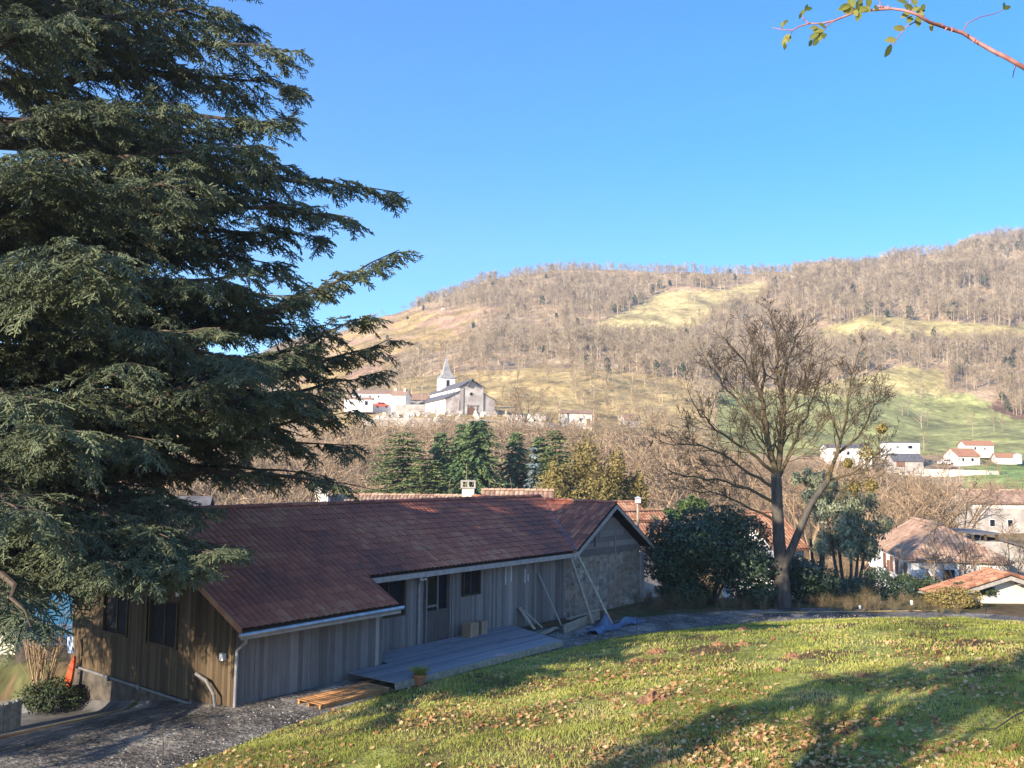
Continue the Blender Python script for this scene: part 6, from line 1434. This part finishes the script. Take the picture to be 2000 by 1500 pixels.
# ------------------------------------------------------------------ what shows at the far left, under the cedar
def build_left():
    A = P(-60, 1325, 36); Bq = P(28, 1318, 36); m = MB(); m.slab([A - [0, 0, 1], Bq - [0, 0, 1], [Bq[0], Bq[1], P(28, 1240, 36)[2]], [A[0], A[1], P(0, 1238, 36)[2]]], (0, .4, 0)); tag(m.build('courtyard_wall', M_render), 'beige rendered wall at the left picture edge', 'wall')
    z0 = th(-22, 48); o = P(70, 1150, 47); house('grey_house', [o[0], 47, z0], 8, 7.5, 7, P(100, 1062, 47)[2] - z0, 2.2, M_concrete, M_slate, 'pale grey house half hidden behind the cedar branches', wins=[('f', 1.5, 2.0, 1.0, 1.2), ('f', 4.5, 2.0, 1.0, 1.2)], base=-2)
    o = P(176, 1082, 43); m = MB(); m.box([o[0], 43, o[2] - 3], (.9, 0, 0), (0, 3, 0), (0, 0, 3.8)); m.slab([[o[0] - .1, 42.9, o[2] + .8], [o[0] + 1.0, 42.9, o[2] + .8], [o[0] + .45, 42.9, o[2] + 1.2]], (0, 3.2, 0)); tag(m.build('yellow_wall', M_yel), 'sunlit yellow wall end glimpsed through the cedar left of the barn gable', 'wall')
    # blue van
    g = P(45, 1245, 37); g[2] = th(g[0], g[1]); F = frame(g, 12); t = thing('blue_van', g, 'blue van parked beyond the railing left of the barn', 'van')
    m = MB(); m.slab([F(0, 0, .4), F(4.4, 0, .4), F(4.4, 0, 1.1), F(3.7, 0, 1.3), F(3.2, 0, 2.1), F(.1, 0, 2.15), F(0, 0, 1.2)], F(0, 1.8, 0) - F(0, 0, 0)); m.build('body', M_bluecar, t)
    m = MB(); m.slab([F(2.2, -.02, 1.3), F(3.5, -.02, 1.3), F(3.1, -.02, 1.9), F(2.2, -.02, 1.9)], F(0, 1.84, 0) - F(0, 0, 0)); m.build('windows', M_glass, t)
    for u in (.9, 3.5):
        for w in (-.03, 1.65): m = MB(); m.tube([F(u, w, .36), F(u, w + .18, .36)], .36, 12); m.build('wheel', M_wire, t)
    a = P(30, 1262, 34.5); b = P(150, 1262, 34.5); t = thing('metal_railing', a - [0, 0, .8], 'grey blue upright railing beyond the bare shrub', 'railing'); m = MB()
    for k in range(34): q = a + (b - a) * k / 33; m.tube([q, q + [0, 0, .75]], .015, 5)
    m.build('bars', M_railb, t, origin=tuple(a)); m = MB(); m.tube([a + [0, 0, .75], b + [0, 0, .75]], .03, 6); m.tube([a + [0, 0, .06], b + [0, 0, .06]], .025, 6); m.build('rails', M_railb, t)
    m = MB(); m.slab([a - [0, 0, 1.6], b - [0, 0, 1.6], b, a], (0, .3, 0)); m.build('base_wall', M_darkstone, t)
    # palisade
    a = P(-30, 1418, 24.5); b = P(40, 1398, 25.2); t = thing('wooden_palisade', a, 'short palisade of thin brown stakes at the lower left edge', 'fence'); m = MB(); rs = np.random.RandomState(1)
    for k in range(26): q = a + (b - a) * k / 25; m.tube([q - [0, 0, .3], q + [0, 0, .42 + rs.uniform(-.04, .04)]], .022, 5, t=rs.rand())
    m.build('stakes', M_timber, t)
    # red pointed board and blue cloth at the corner of the gable
    c = P(131, 1345, 29.8); n = 14; m = MB(); pr = []; H = P(131, 1282, 29.8)[2] - c[2]
    for i in range(n + 1): q = i / n; pr.append((q * H, .14 * math.sin(math.pi * (.5 + .5 * q)) ** .55 if q < 1 else 0.0))
    L_ = [c + [-w + .16 * (z / H), 0, z] for z, w in pr]; R_ = [c + [w * .5 + .16 * (z / H), 0, z] for z, w in pr[:-1]][::-1]
    m.slab(L_ + R_, (.03, .10, 0)); tag(m.build('pointed_board', M_red), 'red orange pointed board standing on end at the left corner of the barn', 'board')
    m = MB(); q = P(139, 1240, 29.8); nn = 8; v = []
    for i in range(nn):
        for j in range(5): v.append(q + [-.12 + .05 * j + .01 * i, -.05 + .03 * math.sin(j * 2 + i), -.1 * i * .8])
    m.add(v, [(i * 5 + j, i * 5 + j + 1, i * 5 + 5 + j + 1, i * 5 + 5 + j) for i in range(nn - 1) for j in range(4)]); tag(m.build('hanging_cloth', M_cloth), 'pale blue cloth hanging at the left corner of the barn', 'cloth')
M_yel = mat('yellow_render', (.7, .5, .2), (.78, .58, .28)); M_railb = mat('blue_grey_metal', (.12, .17, .26), rough=.5); M_cloth = mat('pale_blue_cloth', (.35, .45, .62), (.42, .52, .68))
build_left()

# ------------------------------------------------------------------ trees behind the viewer that shade the lawn
def build_shade_trees():
    rs = np.random.RandomState(31)
    for (x, y, H, r, seed, ivy, lb) in ((-6.9, 2.7, 15, .5, 1, True, 'ivy clad oak standing left of the viewer whose shadow crosses the lawn'), (-30, 6, 19, .6, 2, False, 'tall tree beyond the left edge shading the driveway')):
        z = th(x, y); out = []; t = thing('garden_oak', (x, y, z), lb, 'tree'); m = MB()
        m.tube([(x, y, z - .4), (x + .1, y, z + 2), (x, y + .1, z + 5), (x + .1, y, z + 8)], [r * 1.25, r, r * .9, r * .7], 12); m.build('trunk', M_bark, t)
        for i in range(9):
            a = i * .7; grow(rs, out, (x, y, z + 5 + i * .45), (math.cos(a), math.sin(a), 1.2), 4.5, .15, 1, 3, nch=(5, 5, 4), up=.08, rmin=.02)
        A, Bq, ra, rb, lv = seg_arrays(out); m = MB(); m.segs(A, Bq, ra, rb, 3); m.build('crown', M_twig, t)
        if ivy:
            lp = [((x + rs.uniform(-.2, .2), y + rs.uniform(-.2, .2), z + 1 + k * .8), (.72 + .2 * math.sin(k * 1.7), .72, .8)) for k in range(15)]
            for (d, h, q) in ((-1.5, 4.4, .5), (-2.3, 5.0, .65), (-2.8, 5.8, .7), (-3.1, 6.7, .8), (-3.2, 7.7, .8), (-2.9, 8.8, .8), (-2.0, 9.6, .7), (-1.1, 10.2, .7), (.9, 9.8, .7), (1.3, 10.6, .8)): lp.append(((x + .7 * d, y - .7 * d, z + h), (q, q, q)))
            m = MB(); leafy(m, lp, 9000, .13, rs, shell=(.5, 1.05)); m.build('ivy', M_ever, t)
build_shade_trees()

# ------------------------------------------------------------------ rose shoot in front of the sky
def build_rose():
    Y = 1.5; rs = np.random.RandomState(3); t = thing('rose_shoot', P(2600, 900, Y), 'thorny reddish rose shoot with small green leaves against the sky', 'branch')
    main = [(2700, 1000), (2500, 600), (2250, 300), (2100, 200), (2000, 132), (1965, 112), (1940, 100), (1905, 80), (1880, 64), (1850, 55), (1815, 43), (1790, 28), (1765, 20), (1735, 16), (1715, 12)]
    m = MB(); pts = [P(x, y, Y + .02 * math.sin(i)) for i, (x, y) in enumerate(main)]; rad = np.linspace(.0048, .0019, len(pts)); m.tube(pts, rad, 8)
    tw = [[(1740, 17), (1700, 20), (1665, 26), (1630, 40), (1605, 46), (1580, 46), (1560, 52), (1548, 59), (1528, 58), (1508, 54)], [(1548, 59), (1545, 66)], [(1580, 46), (1570, 38), (1566, 28), (1568, 24)], [(1630, 40), (1615, 50), (1610, 60)], [(1882, 60), (1890, 45), (1915, 33), (1942, 27), (1962, 18)], [(1528, 56), (1528, 50)], [(1815, 44), (1830, 46)], [(1800, 36), (1770, 52), (1755, 72), (1744, 88)], [(1985, 126), (1980, 140), (1978, 152)], [(1720, 12), (1712, -30)], [(1775, 22), (1780, -20)], [(1665, 26), (1660, 5)]]
    for i, l in enumerate(tw): p_ = [P(x, y, Y + .01 * k) for k, (x, y) in enumerate(l)]; m.tube(p_, np.linspace(.0022 if i == 0 else .0011, .0007, len(p_)), 6)
    for i in range(5, 13):
        for s in (-1, 1):
            a, b = np.array(main[i]), np.array(main[i + 1]); q = a + (b - a) * rs.rand(); d = (b - a) / np.linalg.norm(b - a); n = np.array([-d[1], d[0]]) * s
            if rs.rand() < .75: m.tube([P(*q, Y), P(*(q + n * 7 - d * -3), Y)], [.0022, .0003], 5)
    m.build('stem', M_rstem, t, smooth=True)
    def leaf(px, py, ang, ln, tt, wd=.5, tilt=0):
        c = P(px, py, Y); a = math.radians(ang); ax = np.array([math.cos(a), .35 * math.sin(tilt), math.sin(a)]); sd = np.array([-math.sin(a), .5 * math.cos(tilt + px), math.cos(a)]); L = ln / FPX * Y; W = L * wd; nb = np.cross(ax, sd); n = 9; v = []; ti = []
        for i in range(n):
            q = i / (n - 1); w = W * .5 * math.sin(math.pi * min(1, q * 1.02)) ** .75 * (1 + .10 * (i % 2)); cen = c + ax * L * (q - .5) + nb * (-.12 * L * (q - .5) ** 2)
            v += [cen - sd * w + nb * .12 * w, cen, cen + sd * w + nb * .12 * w]; ti += [tt, min(1, tt + .15), tt]
        f = []
        for i in range(n - 1): f += [(3 * i, 3 * i + 1, 3 * i + 4, 3 * i + 3), (3 * i + 1, 3 * i + 2, 3 * i + 5, 3 * i + 4)]
        q = MB(); q.add(v, f, 0, ti); q.build('leaf', M_rleaf, t, smooth=True)
    LV = [(1650, 14, 20, 26, .6), (1663, 4, 100, 28, .5), (1678, 8, 60, 30, .45), (1684, 18, -10, 24, .55), (1670, 24, -70, 22, .6), (1658, 20, 200, 26, .75), (1648, 16, 190, 24, .5), (1677, 32, -110, 22, .4), (1697, 4, 90, 24, .5), (1694, 18, -60, 20, .35), (1711, 16, 100, 18, .3), (1680, 0, 70, 24, .6),
          (1786, 2, 100, 24, .6), (1775, 14, 170, 24, .45), (1763, 3, 175, 26, .4), (1790, 17, 30, 22, .7), (1800, 20, 10, 20, .5), (1797, 28, -60, 22, .8), (1777, 38, -120, 24, .5), (1793, 42, -90, 26, .45), (1769, 29, 205, 22, .65), (1803, 14, 60, 20, .4),
          (1756, 55, 178, 26, .95, .42), (1740, 78, 195, 32, .85, .45), (1735, 99, 240, 34, .12, .36), (1819, 52, -80, 22, .95, .35), (1833, 46, 0, 20, .8, .3),
          (1590, 54, 200, 20, .55), (1606, 50, 160, 20, .5), (1599, 60, 185, 26, .6), (1590, 70, 210, 22, .45), (1607, 69, -60, 18, .55), (1593, 81, 245, 24, .4), (1601, 74, 270, 18, .5), (1583, 84, 245, 16, .1), (1611, 68, 0, 12, .8), (1603, 64, -100, 18, .4),
          (1533, 44, 60, 12, .8), (1528, 48, 100, 12, .7), (1536, 42, 40, 10, .9), (1536, 73, 220, 18, .9), (1532, 82, 250, 20, .85), (1540, 76, -80, 16, .6), (1538, 70, 215, 12, .95), (1533, 90, 265, 16, .45), (1543, 72, -70, 10, .2),
          (1568, 24, 60, 16, .3), (1575, 15, 70, 14, .25), (1580, 17, 5, 14, .2), (1563, 31, 250, 12, .2), (1961, 10, 70, 16, .15), (1967, 15, 10, 16, .2)]
    for i, l in enumerate(LV): leaf(l[0], l[1], l[2], l[3], l[4], l[5] if len(l) > 5 else .5, tilt=i * 1.3)
build_rose()

# ------------------------------------------------------------------ grass and fallen leaves
def build_lawn_cover():
    rs = np.random.RandomState(12)
    def pts(n, y0, y1, p):
        d = y0 + (y1 - y0) * rs.rand(n) ** p; c = rs.uniform(-60, 2060, n); X = (c - 1000) / FPX * d; e = edge_dist(X, d); k = e > .03 * 1
        return X[k], d[k]
    parts = []
    for (n, y0, y1, p, h, w) in ((150000, 8.8, 15, 1.2, .055, .0045), (120000, 14, 23, 1.1, .06, .007), (90000, 22, 41, 1.0, .07, .013)):
        X, Yv = pts(n, y0, y1, p); g = fbm(X * .8, Yv * .8, 3); k = rs.rand(len(X)) < np.clip(.75 + g * 1.3, .15, 1); X, Yv, g = X[k], Yv[k], g[k]; Z = terr(X, Yv); m = len(X)
        hh = h * rs.uniform(.5, 1.4, m) * (1 + .6 * np.clip(fbm(X * 1.5, Yv * 1.5, 2), -.5, 1)); a = rs.uniform(0, 6.28, m); le = rs.uniform(.2, .9, m) * hh; ww = w * rs.uniform(.7, 1.3, m)
        b = np.stack([X, Yv, Z - .01], 1); sd = np.stack([np.cos(a), np.sin(a), np.zeros(m)], 1) * ww[:, None]; dr = rs.uniform(0, 6.28, m); tip = b + np.stack([np.cos(dr) * le, np.sin(dr) * le, hh + .01], 1)
        mid = b + (tip - b) * .5 + np.stack([np.zeros(m), np.zeros(m), hh * .12], 1)
        v = np.stack([b - sd, b + sd, mid + sd * .8, tip, mid - sd * .8], 1); f = (np.array([0, 1, 2, 3, 4])[None] + (np.arange(m) * 5)[:, None])
        t = np.clip(.45 + .9 * fbm(X * .5 + 3, Yv * .5, 3) + rs.uniform(-.22, .22, m), 0, 1); parts.append((v.reshape(-1, 3), f, np.repeat(t, 5)))
    mb = MB()
    for v, f, t in parts: mb.add(v, f, 0, t)
    tag(mb.build('grass', M_grass, origin=(0, 0, 0)), 'short winter grass blades on the lawn', 'grass', kind='stuff')
    # leaves: lobed, curled; dense towards the bottom and in drifts
    n = 60000; X, Yv = pts(n, 8.8, 34, 1.6); dens = np.clip(.35 + 1.6 * fbm(X * .45 + 7, Yv * .45, 3) + .95 * sst(-Yv, -18, -11) + .35 * sst(X, 1, 6) * sst(-Yv, -20, -12), .04, 1) * (1 - .8 * sst(Yv, 20, 30)); k = rs.rand(len(X)) < dens; X, Yv = X[k], Yv[k]
    Z = terr(X, Yv); m = len(X); s = rs.uniform(.030, .065, m); out = [(0, -1.0), (.30, -.55), (.75, -.45), (.50, -.05), (.9, .35), (.38, .42), (0, 1.0), (-.38, .42), (-.9, .35), (-.50, -.05), (-.75, -.45), (-.30, -.55)]
    o = np.array(out); a = rs.uniform(0, 6.28, m); curl = rs.uniform(-.5, 1.0, m)
    nx = rs.randn(m) * .35; ny = rs.randn(m) * .35
    lx = (o[None, :, 0] * np.cos(a)[:, None] - o[None, :, 1] * np.sin(a)[:, None]) * s[:, None]; ly = (o[None, :, 0] * np.sin(a)[:, None] + o[None, :, 1] * np.cos(a)[:, None]) * s[:, None]
    r2 = (o ** 2).sum(1)[None] * s[:, None] * .45 * curl[:, None]
    v = np.stack([X[:, None] + lx, Yv[:, None] + ly, Z[:, None] + .035 + lx * nx[:, None] + ly * ny[:, None] + r2], -1)
    c = np.stack([X, Yv, Z + .035], 1)[:, None]; v = np.concatenate([c, v], 1); f = np.array([(0, i + 1, (i + 1) % 12 + 1) for i in range(12)]); F = f[None] + (np.arange(m) * 13)[:, None, None]
    mb = MB(); mb.add(v.reshape(-1, 3), F.reshape(-1, 3), 0, np.repeat(rs.rand(m), 13)); tag(mb.build('fallen_leaves', M_leaf, origin=(0, 0, 0)), 'dry orange brown fallen leaves scattered over the lawn', 'leaves', kind='stuff')
    print('leaves', m)
build_lawn_cover()
def build_gravel():
    rs = np.random.RandomState(8); n = 26000; X = rs.uniform(-14, 16, n); Yv = rs.uniform(18.5, 43, n); e = edge_dist(X, Yv); u, w = buw(X, Yv)
    k = (e < .12) & (e > -2.6) & ((w > 1.7) | (u > 9)) & ~((w < 3.6) & (u > -8.2) & (u < 4.3)) & (rs.rand(n) < np.clip(1.1 + e * .45, .12, 1)); X, Yv = X[k], Yv[k]; m = len(X)
    s_ = rs.uniform(.012, .035, m)[:, None, None]; o = np.array([(1, 0, 0), (0, 1, 0), (-1, 0, 0), (0, -1, 0), (0, 0, .7), (0, 0, -.5)]); v = o[None] * s_ * rs.uniform(.6, 1.3, (m, 6, 1)) + np.stack([X, Yv, terr(X, Yv) + .008], 1)[:, None]
    f = np.array([(0, 1, 4), (1, 2, 4), (2, 3, 4), (3, 0, 4), (1, 0, 5), (2, 1, 5), (3, 2, 5), (0, 3, 5)]); F = f[None] + (np.arange(m) * 6)[:, None, None]
    mb = MB(); mb.add(v.reshape(-1, 3), F.reshape(-1, 3), 0, np.repeat(rs.rand(m), 6)); tag(mb.build('gravel', M_gravel, origin=(0, 0, 0)), 'pale loose gravel along the driveway edge', 'gravel', kind='stuff')
M_gravel = tint_mat('gravel_stone', [(0, (.14, .13, .12)), (.5, (.30, .28, .25)), (1, (.52, .49, .44))], rough=.9, scale=3, amt=.1)
build_gravel()

# ------------------------------------------------------------------ air
def build_haze():
    x0, x1, y0, y1, z0, z1 = -1400, 1400, -1400, 1400, -260, 330
    m = MB(); m.box((x0, y0, z0), (x1 - x0, 0, 0), (0, y1 - y0, 0), (0, 0, z1 - z0))
    hm = bpy.data.materials.new('haze_air'); hm.use_nodes = True; nt = hm.node_tree; nt.nodes.remove(nt.nodes['Principled BSDF'])
    v = nt.nodes.new('ShaderNodeVolumePrincipled'); v.inputs['Color'].default_value = (.80, .88, 1, 1); v.inputs['Density'].default_value = .0004; v.inputs['Anisotropy'].default_value = .2
    nt.links.new(v.outputs[0], nt.nodes['Material Output'].inputs['Volume'])
    tag(m.build('haze', hm), kind='stuff')
build_haze()
